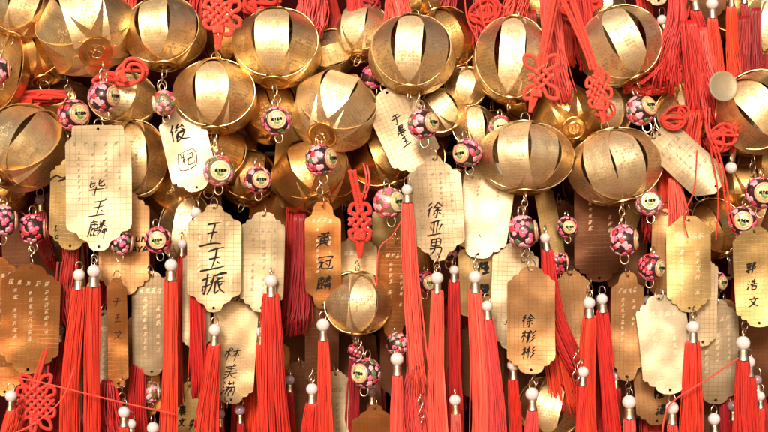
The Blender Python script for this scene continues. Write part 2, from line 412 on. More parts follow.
# ------------------------------------------------------------------ handwriting (unit box 0..100, y down)
CH = {
'毕': [[(15,12),(17,45),(40,35)],[(15,28),(38,22)],[(82,15),(60,28)],[(58,8),(60,42),(85,40),(86,32)],[(10,62),(92,56)],[(50,45),(50,100)]],
'王': [[(22,12),(78,6)],[(28,45),(72,40)],[(50,10),(50,85)],[(4,94),(60,84),(98,88)]],
'玉': [[(22,12),(78,6)],[(28,45),(72,40)],[(50,10),(50,85)],[(8,92),(60,84),(94,84)],[(64,58),(80,70)]],
'麟': [[(25,2),(30,10)],[(8,14),(50,12)],[(10,14),(8,60),(2,90)],[(18,24),(45,22),(45,42),(18,42),(18,24)],[(30,14),(30,42)],[(15,55),(28,52)],[(18,48),(18,80),(28,72)],[(36,46),(36,80),(48,76)],[(48,52),(38,60)],[(60,8),(64,18)],[(88,6),(80,18)],[(55,24),(96,22)],[(74,2),(74,46)],[(74,24),(56,42)],[(74,24),(94,40)],[(62,50),(54,70)],[(60,58),(70,58),(56,88)],[(80,50),(96,50)],[(76,66),(98,64)],[(88,46),(88,98)],[(76,58),(76,74)]],
'振': [[(5,28),(38,22)],[(22,5),(23,80),(12,72)],[(5,58),(38,45)],[(48,12),(95,8)],[(50,12),(46,55),(30,92)],[(58,26),(86,24)],[(52,42),(96,38)],[(62,44),(62,84),(76,74)],[(90,50),(76,60)],[(68,44),(80,70),(104,92)]],
'徐': [[(28,5),(10,24)],[(30,26),(8,50)],[(20,40),(20,92)],[(64,5),(40,36)],[(64,5),(94,32)],[(50,36),(80,34)],[(44,54),(92,50)],[(66,34),(66,90),(56,82)],[(54,64),(42,80)],[(78,62),(92,76)]],
'亚': [[(12,12),(88,8)],[(36,12),(38,80)],[(62,10),(62,80)],[(18,34),(28,58)],[(84,30),(72,58)],[(4,86),(96,82)]],
'男': [[(22,5),(20,45)],[(22,6),(76,4),(74,44)],[(24,24),(74,22)],[(48,5),(48,44)],[(22,44),(74,42)],[(12,60),(82,56),(74,96),(60,88)],[(48,46),(42,74),(16,98)]],
'黄': [[(22,12),(78,8)],[(36,2),(37,26)],[(62,0),(62,26)],[(6,28),(94,24)],[(28,36),(28,68)],[(28,38),(72,36),(71,68)],[(30,52),(70,50)],[(50,28),(50,68)],[(28,68),(72,66)],[(36,72),(16,94)],[(62,72),(86,92)]],
'冠': [[(10,18),(8,34)],[(10,20),(90,16),(84,30)],[(20,36),(46,34)],[(14,52),(50,48)],[(28,52),(24,76),(8,94)],[(40,50),(40,86),(96,92),(98,76)],[(56,46),(92,42)],[(78,30),(78,78),(68,72)],[(60,56),(68,66)]],
'彬': [[(4,24),(36,20)],[(20,4),(20,92)],[(20,28),(4,60)],[(22,32),(34,50)],[(38,24),(66,20)],[(52,4),(52,92)],[(52,28),(38,58)],[(54,32),(68,52)],[(94,6),(72,30)],[(98,30),(74,54)],[(100,54),(70,94)]],
'郭': [[(30,2),(34,10)],[(6,16),(56,12)],[(18,24),(16,40),(46,38),(46,22),(18,24)],[(14,50),(48,46),(30,58)],[(30,58),(32,96),(20,88)],[(4,74),(58,66)],[(70,10),(70,98)],[(70,12),(92,8),(80,32),(94,50),(76,62)]],
'浩': [[(14,10),(24,20)],[(6,34),(16,44)],[(4,92),(26,56)],[(50,6),(38,30)],[(44,24),(86,20)],[(64,2),(64,48)],[(32,50),(96,44)],[(44,62),(46,94)],[(44,62),(84,60),(80,92)],[(46,92),(82,90)]],
'文': [[(44,2),(54,14)],[(8,26),(92,22)],[(66,26),(44,66),(6,96)],[(28,34),(54,70),(94,94)]],
'林': [[(4,30),(46,26)],[(25,5),(25,96)],[(25,30),(4,66)],[(26,34),(44,56)],[(52,28),(98,22)],[(74,2),(74,96)],[(74,28),(52,64)],[(75,30),(100,64)]],
'美': [[(30,2),(38,14)],[(68,0),(60,12)],[(16,20),(84,16)],[(24,34),(76,32)],[(50,16),(50,48)],[(12,50),(90,44)],[(10,66),(92,60)],[(50,48),(40,80),(8,98)],[(52,64),(66,84),(94,98)]],
'满': [[(12,8),(24,18)],[(4,32),(14,42)],[(4,92),(24,56)],[(34,18),(96,14)],[(50,4),(50,28)],[(78,2),(78,26)],[(32,40),(98,36)],[(38,52),(36,96)],[(38,52),(92,48),(92,94),(84,88)],[(52,40),(44,76)],[(52,60),(60,74)],[(76,40),(68,78)],[(76,60),(86,76)]],
'俊': [[(24,2),(4,40)],[(16,30),(16,96)],[(58,2),(40,22),(76,18)],[(70,8),(84,24)],[(48,32),(34,46)],[(70,30),(90,42)],[(56,46),(34,74)],[(54,54),(84,50),(60,80),(34,98)],[(46,66),(70,84),(110,98)]],
'杞': [[(-6,-4),(-8,106),(104,100),(106,-8),(-6,-4)],[(6,32),(44,28)],[(26,8),(26,92)],[(26,34),(6,66)],[(28,38),(44,56)],[(54,18),(88,16),(86,46)],[(54,46),(86,46)],[(54,44),(54,84),(96,84),(98,66)]],
'于': [[(24,12),(74,8)],[(6,40),(94,34)],[(52,10),(52,92),(36,84)]],
'晨': [[(30,4),(28,36)],[(30,6),(72,4),(70,34)],[(30,20),(70,18)],[(30,36),(70,34)],[(18,46),(86,42)],[(20,46),(14,94)],[(30,58),(80,54)],[(22,72),(92,66)],[(42,72),(42,96),(56,88)],[(56,72),(92,98)]],
'隆': [[(10,6),(10,96)],[(10,8),(32,6),(22,30),(34,46),(16,54)],[(56,2),(38,28)],[(52,14),(80,12),(44,44)],[(54,20),(92,44)],[(46,52),(90,48)],[(52,50),(44,64)],[(48,68),(88,64)],[(68,46),(68,92)],[(38,94),(98,90)]],
'J': [[(60,5),(58,75),(45,92),(25,85)]], 'U': [[(20,8),(20,75),(45,92),(75,75),(78,8)]], 'N': [[(15,95),(18,8),(75,90),(80,6)]], 'A': [[(8,96),(48,6),(88,96)],[(24,64),(74,60)]], 'Y': [[(12,8),(48,50)],[(88,4),(48,50),(36,98)]], 'R': [[(18,6),(18,96)],[(18,8),(70,14),(66,40),(18,48)],[(36,50),(82,96)]],
'L': [[(24,0),(20,70),(30,90),(60,80)]], 'O': [[(50,30),(26,50),(36,86),(66,80),(70,44),(50,30)]], 'V': [[(20,36),(40,90),(70,34)]],
'~': [[(0,60),(40,30),(90,50),(150,10)],[(60,70),(120,55),(170,60)]],
}

def glyph_scribble(r):
    """one small illegible engraved character"""
    s = []
    for k in range(r.randint(2, 3)):
        y = 12 + k * 34 + r.uniform(-8, 8)
        a = r.uniform(5, 25); s.append([(a, y), (r.uniform(70, 95), y - r.uniform(0, 8))])
    s.append([(50 + r.uniform(-20, 20), 4), (50 + r.uniform(-20, 20), 95)])
    if r.random() < .7: s.append([(45, 45), (r.uniform(5, 20), 92)])
    if r.random() < .7: s.append([(52, 45), (r.uniform(80, 98), 90)])
    if r.random() < .5: s.append([(18, 20), (16, 80)])
    return s

def strokes_mesh(bm, strokes, ox, oz, size, width, surf, lift, r, jitter=1.5, taper=True):
    """strokes laid as ribbons on the surface; ox, oz = top-left corner in millimetres of the plate"""
    if jitter > 2.2:
        sl, rt, kx = r.uniform(.10, .26), r.uniform(.02, .14), r.uniform(.9, 1.1)
        ns = []
        for i_, st in enumerate(strokes):
            ns.append([((x + (50 - y) * sl) * kx, y - (x - 50) * rt) for x, y in st])
            if taper and len(strokes) > 6 and i_ + 1 < len(strokes) and r.random() < .22:
                a_, b_ = st[-1], strokes[i_ + 1][0]
                if abs(a_[0] - b_[0]) + abs(a_[1] - b_[1]) < 70:
                    ns.append([((x + (50 - y) * sl) * kx, y - (x - 50) * rt) for x, y in (a_, ((a_[0] + b_[0]) / 2 + 4, (a_[1] + b_[1]) / 2 - 3), b_)])
        strokes = ns
    for st in strokes:
        pts = [Vector((ox + (x + r.uniform(-jitter, jitter)) * size / 100, 0, oz - (y + r.uniform(-jitter, jitter)) * size / 100)) for x, y in st]
        P = smooth_path(pts, 5) if len(pts) > 2 else smooth_path([pts[0], (pts[0] + pts[1]) / 2 + Vector((r.uniform(-.03, .03) * size, 0, r.uniform(-.02, .03) * size)), pts[1]], 4)
        n = len(P)
        prev = None
        lift += 0.006
        for i, p in enumerate(P):
            t = (P[min(i + 1, n - 1)] - P[max(i - 1, 0)])
            t = t.normalized() if t.length > 1e-9 else Vector((1, 0, 0))
            nn = Vector((-t.z, 0, t.x))
            u = i / (n - 1)
            w = width * (0.5 if not taper else (0.60 * (1 - u) ** 0.5 + 0.28 + 0.12 * math.sin(u * PI)) * 0.62)
            a, b = p + nn * w, p - nn * w
            va = bm.verts.new(Vector((a.x, surf(a.x, a.z) - lift, a.z)) * MM)
            vb = bm.verts.new(Vector((b.x, surf(b.x, b.z) - lift, b.z)) * MM)
            if prev: bm.faces.new((prev[0], prev[1], vb, va))
            prev = (va, vb)

# ------------------------------------------------------------------ name plates
def outline(style, w, h, r):
    """right half from the middle of the side up to the top, in millimetres"""
    a, b = w / 2, h / 2
    def P(x, y): return (x * a, b - y * a)          # y: distance down from the top edge, in half widths
    if style == 'scallop':
        key = [P(1, .78), P(.99, .66), P(.93, .58), P(.84, .56), P(.80, .55), P(.79, .46), P(.73, .38), P(.62, .35), P(.54, .34), P(.50, .22), P(.40, .10), P(.25, .03), P(0, 0)]
    elif style == 'ogee':
        key = [P(1, .80), P(.97, .68), P(.86, .60), P(.72, .57), P(.66, .52), P(.62, .42), P(.50, .34), P(.38, .30), P(.33, .22), P(.28, .10), P(.18, .02), P(0, 0)]
    elif style == 'square':
        key = [P(1, .62), P(.97, .52), P(.88, .46), P(.84, .40), P(.80, .36), P(.78, .10), P(.72, .03), P(0, 0)]
    elif style == 'clip':
        key = [P(1, .62), P(.96, .55), P(.40, .07), P(.30, .0), P(0, 0)]
    elif style == 'narrow':
        key = [P(1, 1.1), P(.96, .95), P(.70, .80), P(.60, .68), P(.52, .30), P(.36, .08), P(.2, .0), P(0, 0)]
    out = []
    for i, (x, y) in enumerate(key):
        out.append((x, y))
    return out

HW = 1.7
def make_plate(cx, cy, w, h, roll, style, tone, d, lean, yaw, label, writing=None, etch=None, bend=None, group=None, styleb=None, name='name_plate', cat='name plate', seed=0):
    r = random.Random(int(cx * 31 + cy * 17) + seed)
    ra = 16.0 / max(w, 16)
    root = empty(name, at(cx, cy, d), (Matrix.Rotation(R(roll), 3, 'Y') @ Matrix.Rotation(R(yaw), 3, 'Z') @ Matrix.Rotation(R(lean), 3, 'X')).to_euler(), label, cat, group)
    s = sc(d) / MM
    root.scale = (s, s, s)
    k = bend if bend is not None else r.uniform(-4, 4)
    k2, k3, k4 = r.uniform(-5.5, 5.5), r.uniform(-4, 4), r.uniform(0, 6); curl = r.uniform(-5, 5)
    def surf(x, z):
        u, v = x / (w / 2), z / (h / 2)
        return k * u * u * .6 + k2 * v * v + k3 * u * v * .8 + 0.35 * math.sin(v * 4 + k4) + curl * abs(u) ** 3 * abs(v) ** 3 * (1 if (u > 0) == (v > 0) else .4)
    top = outline(style, w, h, r)
    bot = outline(styleb or style, w, h, r)
    jit = lambda x, y: (x + r.uniform(-.25, .25), y + r.uniform(-.25, .25))
    pts = [jit(x, y) for x, y in top] + [jit(-x, y) for x, y in top[-2::-1]] + [jit(-x, -y) for x, y in bot] + [jit(x, -y) for x, y in bot[-2::-1]]
    loop = [Vector((x, y, 0)) for x, y in pts]
    hole_r = 1.5
    holes = []
    for sy in (1, -1):
        cyh = sy * (h / 2 - 4.2)
        holes.append([Vector((math.cos(2 * PI * q / 10) * hole_r, cyh + math.sin(2 * PI * q / 10) * hole_r, 0)) for q in range(10)])
    allp = loop + holes[0] + holes[1]
    tris = tessellate_polygon([loop] + holes)
    bm = bmesh.new()
    vs = [bm.verts.new((p.x * MM, 0, p.y * MM)) for p in allp]
    for t in tris:
        try: bm.faces.new([vs[i] for i in t])
        except ValueError: pass
    bmesh.ops.recalc_face_normals(bm, faces=list(bm.faces))
    bm.normal_update()
    if bm.faces and list(bm.faces)[0].normal.y > 0:
        bmesh.ops.reverse_faces(bm, faces=list(bm.faces))
    nx, nz = max(4, int(w / 6)), max(8, int(h / 7))
    for i in range(1, nx):
        bmesh.ops.bisect_plane(bm, geom=list(bm.verts) + list(bm.edges) + list(bm.faces), plane_co=((-w / 2 + w * i / nx) * MM, 0, 0), plane_no=(1, 0, 0))
    for i in range(1, nz):
        bmesh.ops.bisect_plane(bm, geom=list(bm.verts) + list(bm.edges) + list(bm.faces), plane_co=(0, 0, (-h / 2 + h * i / nz) * MM), plane_no=(0, 0, 1))
    for v in bm.verts:
        v.co.y = surf(v.co.x / MM, v.co.z / MM) * MM
    bm.normal_update()
    thicken(bm, 0.9 * MM)
    link('plate', bm, PL[tone], root, sharp=35)
    if writing:
        bm = bmesh.new()
        for (text, tx, ty, size, step, wd) in writing:
            x0, z0 = tx - cx - size / 2, cy - ty
            for q, c in enumerate(text):
                hz = step < 0
                strokes_mesh(bm, CH.get(c, CH['~']), x0 + (q * -step if hz else r.uniform(-.5, .5)), z0 - (0 if hz else q * step), size, wd * 1.25, surf, 0.3, r, 3.4)
        link('handwriting', bm, M_INK, root, smooth=False)
    if etch:
        bm = bmesh.new()
        kind, ncol, nrow, gs = etch
        x_step = (w - 12) / max(ncol, 1)
        z0 = h / 2 - 17
        for q in range(4 if w < 40 else 5):
            xs = (w - 14) / (4 if w < 40 else 5)
            strokes_mesh(bm, glyph_scribble(r), -w / 2 + 7 + q * xs, z0 + r.uniform(-.6, .6), gs * 1.0, .45 if kind == 'g' else .6, surf, 0.12, r, 3, False)
        for c_ in range(ncol):
            for q in range(nrow):
                if r.random() < .22: continue
                strokes_mesh(bm, glyph_scribble(r), -w / 2 + 8 + c_ * x_step + (x_step - gs) * .4, z0 - 9 - q * (gs * 1.25) - (c_ % 2) * 2, gs * r.uniform(.7, .95), .4 if kind == 'g' else .5, surf, 0.12, r, 3, False)
        link('engraving', bm, {'g': M_INKG, 'w': M_ETCH, 'r': M_ETCHR}[kind], root, smooth=False)
    # wire ring through the upper hole
    bm = bmesh.new()
    pts = [p + Vector((0, 0, 0)) for p in ring_pts(4.6 * MM, 18, 1.25)]
    tube(bm, pts, 0.55 * MM, 5, True)
    o = link('ring', bm, M_RING, root, sharp=None)
    o.location = (0, -0.3 * MM, (h / 2 + 0.6) * MM)
    o.rotation_euler = (r.uniform(-.3, .3), 0, R(r.choice((60, 75, -65, 30, -40))))
    return root

# ------------------------------------------------------------------ lanterns
def make_lantern(cx, cy, w, h, roll, pitch, spin, tone, d, label, n=8, wid=0.40, group='gold sheet metal lanterns', rings=True, taper=0.34, drop=()):
    r = random.Random(int(cx * 13 + cy * 7))
    Mx = Matrix.Rotation(R(roll), 3, 'Y') @ Matrix.Rotation(R(-pitch), 3, 'X')
    root = empty('gold_lantern', at(cx, cy, d), Mx.to_euler(), label, 'lantern', group)
    s = sc(d) / MM
    root.scale = (s, s, s)
    Rr, H = w / 2, h / 2
    for k in range(n):
        if k in drop: continue
        phi = 2 * PI * k / n + R(spin) + r.uniform(-.045, .045)
        bm = bmesh.new()
        uvl = bm.loops.layers.uv.new('UVMap')
        nl, nc = 22, 4
        ww = w * wid * r.uniform(.92, 1.06)
        rad = Rr + (k % 3) * 0.5 - 0.6 + (0.9 if k % 2 else 0)
        rows = []
        arc = 0; last = None
        er = Vector((math.cos(phi), math.sin(phi), 0)); et = Vector((-math.sin(phi), math.cos(phi), 0))
        skew = r.uniform(-.025, .025) * w
        for i in range(nl + 1):
            lat = R(-84 + 168 * i / nl)
            rr = rad * math.cos(lat) ** 0.78
            z = H * 0.95 * math.sin(lat) + 0.04 * H * math.sin(3 * lat) * -1
            z += (k % 3) * 0.5 * (1 if lat > 0 else -1)
            p = er * rr + Vector((0, 0, z))
            if last is not None: arc += (p - last).length
            last = p
            wd = ww * (1 - taper + taper * math.cos(lat) ** 0.8)
            row = []
            for j in range(nc + 1):
                sx = (j / nc - .5) * wd
                bulge = -(abs(j / nc - .5) * 2) ** 2 * 0.25 * math.cos(lat)
                q = p + et * (sx + skew * math.sin(lat)) + er * bulge
                row.append((bm.verts.new(q * MM), (sx, arc)))
            rows.append(row)
        for i in range(nl):
            for j in range(nc):
                a, b, c, e = rows[i][j], rows[i][j + 1], rows[i + 1][j + 1], rows[i + 1][j]
                f = bm.faces.new((a[0], b[0], c[0], e[0]))
                for lp, q in zip(f.loops, (a, b, c, e)): lp[uvl].uv = q[1]
        thicken(bm, 0.5 * MM)
        link('slat', bm, SL[tone], root, sharp=35)
    # end caps: pressed discs with concentric rings
    for sgn in (1, -1):
        bm = bmesh.new()
        cr = w * 0.185
        zz = sgn * (H * 0.965 + 1.6)
        e = sgn
        prof = [(0, zz + e * 1.6), (cr * .12, zz + e * 1.6), (cr * .18, zz + e * .7), (cr * .45, zz + e * .9), (cr * .5, zz + e * 1.5), (cr * .56, zz + e * .9), (cr * .86, zz + e * .5),
                (cr * .93, zz + e * 1.2), (cr, zz + e * .8), (cr, zz - e * .4), (cr * .9, zz - e * .9), (0, zz - e * .9)]
        lathe(bm, [(a * MM, b * MM) for a, b in prof], 28)
        bmesh.ops.recalc_face_normals(bm, faces=list(bm.faces))
        link('end_cap', bm, M_CAP, root, sharp=30)
        if rings:
            bm = bmesh.new()
            tube(bm, ring_pts(4.8 * MM, 18, 1.2), 0.6 * MM, 5, True)
            o = link('ring', bm, M_RING, root, sharp=None)
            o.location = (0, 0, (zz + sgn * 6.2) * MM)
            o.rotation_euler = (0, 0, R(r.choice((20, 70, -50))))
    return root

# ------------------------------------------------------------------ charm beads
def letters(bm, word, w, y, h, thick):
    """block letters drawn as little bars on the badge"""
    G = {'K': [[(0,0),(0,1)],[(1,0),(0,.5)],[(0,.5),(1,1)]], 'T': [[(0,0),(1,0)],[(.5,0),(.5,1)]], 'E': [[(0,0),(0,1)],[(0,0),(1,0)],[(0,.5),(.8,.5)],[(0,1),(1,1)]],
         'R': [[(0,0),(0,1)],[(0,0),(1,.1)],[(1,.1),(1,.45)],[(0,.5),(1,.45)],[(.4,.5),(1,1)]]}
    n = len(word); cw = w / n
    for i, c in enumerate(word):
        for a, b in G[c]:
            p0 = Vector((-w / 2 + cw * (i + .14 + a[0] * .70), y, h / 2 - a[1] * h)); p1 = Vector((-w / 2 + cw * (i + .14 + b[0] * .70), y, h / 2 - b[1] * h))
            tube(bm, [p0, p1], thick, 4, flat=1)

bead_cache = {}
def bead_meshes(kind):
    if kind in bead_cache: return bead_cache[kind]
    key = kind; r = random.Random(kind * 5 + 3); kind = kind % 3
    bm = bmesh.new()
    prof = []
    for i in range(17):
        a = -PI / 2 + PI * i / 16
        rr = math.cos(a) ** 0.85 if abs(math.cos(a)) > 1e-6 else 0
        prof.append((max(rr, 0), math.sin(a) * 0.92))
    prof[0] = (0, -.92); prof[-1] = (0, .92)
    lathe(bm, [(a * MM, b * MM) for a, b in prof], 28, 0, 'y')
    bmesh.ops.recalc_face_normals(bm, faces=list(bm.faces))
    # five-petalled flowers in relief
    cnt = 58
    for i in range(cnt):
        yy = -0.62 + 1.5 * (i + .5) / cnt
        yy = min(yy, .9)
        a = i * 2.39996 + r.uniform(-.45, .45)
        c = Vector((math.cos(a) * math.sqrt(max(0, 1 - yy * yy)), yy, math.sin(a) * math.sqrt(max(0, 1 - yy * yy)))).normalized()
        u = c.orthogonal().normalized(); v = c.cross(u)
        fr = r.uniform(.15, .28)
        mat = r.choice((1, 1, 1, 1, 2, 2, 3, 1, 4)) if kind != 2 else r.choice((2, 3, 3, 2, 1))
        ph = r.uniform(0, 6)
        def pt(rad, th, lift):
            q = (c + (u * math.cos(th) + v * math.sin(th)) * rad).normalized()
            e = Vector((q.x, q.y * .92, q.z))
            k = max(math.sqrt(max(0, 1 - q.y * q.y)), 1e-4)
            f = (k ** 0.85) / k
            return Vector((e.x * f, e.y, e.z * f)) * (1 + lift) * MM
        cen = bm.verts.new(pt(0, 0, .035 + i * .0006))
        rings = []
        for m_, lf in ((.4, .05), (.8, .06), (1, .0)):
            ring = []
            for q in range(30):
                th = 2 * PI * q / 30
                rad = fr * m_ * (0.72 + 0.28 * abs(math.cos(2.5 * (th + ph))))
                ring.append(bm.verts.new(pt(rad, th, lf + i * .0006)))
            rings.append(ring)
        fs = []
        for q in range(30): fs.append(bm.faces.new((cen, rings[0][q], rings[0][(q + 1) % 30])))
        for A, B in zip(rings, rings[1:]):
            for q in range(30): fs.append(bm.faces.new((A[q], B[q], B[(q + 1) % 30], A[(q + 1) % 30])))
        for f in fs:
            f.material_index = mat
    me = bpy.data.meshes.new('bead_body')
    bm.to_mesh(me); bm.free()
    for m in ((M_BLACK if kind != 1 else M_BODYG), M_PINK, M_PINK2, M_REDE, M_LEAF): me.materials.append(m)
    me.shade_smooth()
    bm = bmesh.new()
    lathe(bm, [(0, -.97 * MM), (.30 * MM, -.96 * MM), (.48 * MM, -.92 * MM), (.56 * MM, -.87 * MM), (.58 * MM, -.80 * MM), (.56 * MM, -.6 * MM)], 32, 0, 'y')
    bmesh.ops.recalc_face_normals(bm, faces=list(bm.faces))
    m2 = bpy.data.meshes.new('badge'); bm.to_mesh(m2); bm.free(); m2.materials.append(M_YEL); m2.shade_smooth(); m2.set_sharp_from_angle(angle=R(40))
    bm = bmesh.new()
    for rr, y, t in ((.62, -.79, .085), (.47, -.925, .025)):
        tube(bm, [Vector((math.cos(2 * PI * q / 36) * rr, y, math.sin(2 * PI * q / 36) * rr)) * MM for q in range(36)], t * MM, 7, True)
    m3 = bpy.data.meshes.new('rim'); bm.to_mesh(m3); bm.free(); m3.materials.append(M_BRIMW if kind == 1 else M_BRIM); m3.shade_smooth()
    bm = bmesh.new()
    letters(bm, 'KTER', .78 * MM, -.965 * MM, .16 * MM, .05 * MM)
    m4 = bpy.data.meshes.new('lettering'); bm.to_mesh(m4); bm.free(); m4.materials.append(M_INK)
    bm = bmesh.new()
    tube(bm, [Vector((math.cos(2 * PI * q / 18) * .30, 0, math.sin(2 * PI * q / 18) * .36)) * MM for q in range(18)], .05 * MM, 6, True)
    m5 = bpy.data.meshes.new('ring'); bm.to_mesh(m5); bm.free(); m5.materials.append(M_RING); m5.shade_smooth()
    bead_cache[key] = (me, m2, m3, m4, m5)
    return bead_cache[key]

def make_bead(cx, cy, rad, yaw, pitch, kind, d, label, roll=0):
    root = empty('charm_bead', at(cx, cy, d), (Matrix.Rotation(R(roll), 3, 'Y') @ Matrix.Rotation(R(yaw), 3, 'Z') @ Matrix.Rotation(R(pitch), 3, 'X')).to_euler(), label, 'charm bead', 'round enamel beads with printed badges')
    k = sc(d) / MM * rad
    k *= .95; root.scale = (k, k, k)
    b, m2, m3, m4, m5 = bead_meshes(kind + 3 * (int(cx + cy) % 3))
    reuse('bead_body', b, root)
    bd = reuse('badge', m2, root)
    reuse('rim', m3, bd); reuse('lettering', m4, bd)
    for sgn in (1, -1):
        o = reuse('ring', m5, root); o.location = (0, 0, sgn * 1.26 * MM); o.rotation_euler = (0, 0, R(-yaw) + (0.9 if sgn > 0 else -0.3))
    return root

# ------------------------------------------------------------------ tassels
def threads_mesh(path, r0, r1, n, rs, seed, depthf=0.6, ragged=14.0, stray=0.07, wob=1.0):
    """path: list of Vector (mm) along the tassel; strands fan out around it"""
    r = random.Random(seed)
    bm = bmesh.new()
    lay = bm.loops.layers.color.new('strand')
    P = smooth_path(path, 5)
    N = len(P)
    n = min(n, 170)
    clumps = [(r.uniform(-2.2, 2.2), r.uniform(2, 6), r.uniform(0, 6), r.uniform(.72, 1.15), r.uniform(.2, .8)) for _ in range(9)]
    for i in range(n):
        cl = clumps[int(((i * 0.618 * 2.0) % 1) * 9) % 9]
        a = 2 * PI * i * 0.618 * 2.0 + r.uniform(-.4, .4)
        u = math.sqrt((i + .5) / n)
        if u < .5 and r.random() < .6: u = r.uniform(.75, 1)
        ca, sa = math.cos(a) * u, math.sin(a) * u
        w1, w2, p1, p2 = r.uniform(.6, 2.1) * wob, r.uniform(.5, 1.5) * wob, r.uniform(0, 6), r.uniform(0, 6)
        f1 = r.uniform(3, 7)
        st = r.random() < stray
        sx = r.uniform(-7, 7) if st else 0
        cut = r.uniform(0, ragged)
        pts = []
        for j, p in enumerate(P):
            t = j / (N - 1)
            rr = (r0 + (r1 - r0) * (t ** 0.75)) * (1 + (cl[3] - 1) * t)
            q = p + Vector((ca * rr + cl[0] * math.sin(t * cl[1] + cl[2]) * t + math.sin(t * f1 + p1) * w1 * t + math.sin(t * 19 + p2) * .42 * t + sx * t * t, sa * rr * depthf + math.cos(t * f1 + p2) * w2 * t, 0))
            pts.append(q)
        # ragged ends
        e = pts[-1] - pts[-2]
        if e.length > 1e-6: pts[-1] = pts[-1] + e.normalized() * (cut - ragged * .5)
        sh = min(1, max(0, cl[4] * .6 + r.gauss(.2, .22)))
        tube(bm, [q * MM for q in pts], rs * r.uniform(.8, 1.25) * MM, 4, lay=lay, shade=(sh, sh, sh, 1))
    return bm

def make_tassel(px, py, pr, ex, ey, w0, w1, d, label, tone='red', pearl='white', cap='silver', n=None, sway=0, seed=None, bare=False, kinks=None, ragged=15.0, flip=1):
    o = at(px, py, d)
    root = empty('red_tassel', o, (0, 0, 0), label, 'tassel', 'red thread tassels')
    s = sc(d) / MM
    root.scale = (s, s, s)
    seed = seed if seed is not None else int(px * 7 + py * 3)
    r = random.Random(seed)
    if not bare:
        bm = bmesh.new()
        lathe(bm, [(0, -pr * MM)] + [(math.cos(a) * pr * MM, math.sin(a) * pr * MM) for a in [(-PI / 2 + PI * i / 12) for i in range(1, 12)]] + [(0, pr * MM)], 20)
        bmesh.ops.recalc_face_normals(bm, faces=list(bm.faces))
        link('pearl', bm, M_PEARL if pearl == 'white' else M_PEARLD, root, sharp=None)
    dx, dy = ex - px, ey - py
    pr *= .88
    if not kinks and not sway: sway = random.Random(int(px * 3 + ey)).uniform(-3.5, 3.5)
    L = math.hypot(dx, dy)
    dirv = Vector((dx / L, 0, -dy / L))
    # the cap hangs almost straight under the pearl
    cd = Vector((dirv.x * .6, 0, dirv.z if abs(dirv.z) > .5 else dirv.z)).normalized()
    ang = math.atan2(cd.x, -cd.z)
    ch = pr * 1.75
    if not bare:
        bm = bmesh.new()
        rc = max(w0 / 2 * .95, pr * .55)
        prof = [(0, -pr * .82), (rc * .55, -pr * .84), (rc * .80, -pr * 1.0), (rc * .86, -pr * 1.3), (rc * .84, -pr * .9 - ch * .6), (rc * .98, -pr * .9 - ch * .88), (rc * 1.04, -pr * .9 - ch), (rc * .9, -pr * .9 - ch - .2), (rc * .8, -pr * .9 - ch * .8)]
        lathe(bm, [(a * MM, b * MM) for a, b in prof], 20)
        bmesh.ops.recalc_face_normals(bm, faces=list(bm.faces))
        c = link('cap', bm, M_SILV, root, sharp=50)
        c.rotation_euler = (0, -ang, 0)
        bm = bmesh.new()
        tube(bm, ring_pts(3.6 * MM, 16, 1.35), 0.5 * MM, 5, True)
        q = link('ring', bm, M_RING, root, sharp=None)
        q.location = (0, 0, (pr + 3.2) * MM); q.rotation_euler = (0, 0, R(r.choice((25, -35, 65, 80))))
        start = cd * (pr * .9 + ch * .85)
    else:
        start = Vector((0, 0, 0))
    end = Vector((dx, r.uniform(-3, 6), -dy))
    path = [start, start + cd * min(8, L * .15)]
    if kinks:
        for kx, ky in kinks: path.append(Vector((kx - px, r.uniform(-2, 2), -(ky - py))))
    else:
        mid = (path[-1] + end) / 2 + Vector((sway, r.uniform(-2, 2), 0))
        path.append(mid)
    path.append(end)
    if n is None: n = int(46 + (w0 + w1) * 2.3)
    bm = threads_mesh(path, w0 * .38, w1 * .36, n, 0.46, seed, ragged=ragged)
    link('threads', bm, TH[tone], root, sharp=None)
    return root

# ------------------------------------------------------------------ cords and knots
def make_cord(pts, d, rad, label, tone='red', double=0, name='loose_string', cat='string'):
    """pts: (x, y[, d]) in photo coordinates"""
    P = [at(p[0], p[1], p[2] if len(p) > 2 else d) for p in pts]
    o0 = P[0]
    P = [p - o0 for p in P]
    bm = bmesh.new(); uvl = bm.loops.layers.uv.new('UVMap')
    S = smooth_path(P, 8)
    offs = [0] if not double else [-double / 2, double / 2]
    for q, of in enumerate(offs):
        tube(bm, [p + Vector((of * MM, 0.3 * q * MM + math.sin(i * .35 + q) * .3 * MM, 0)) for i, p in enumerate(S)], rad * MM, 7, uvl=uvl)
    o = link(name, bm, CD[tone], None, sharp=None)
    o.location = o0
    return tag(o, label, cat)

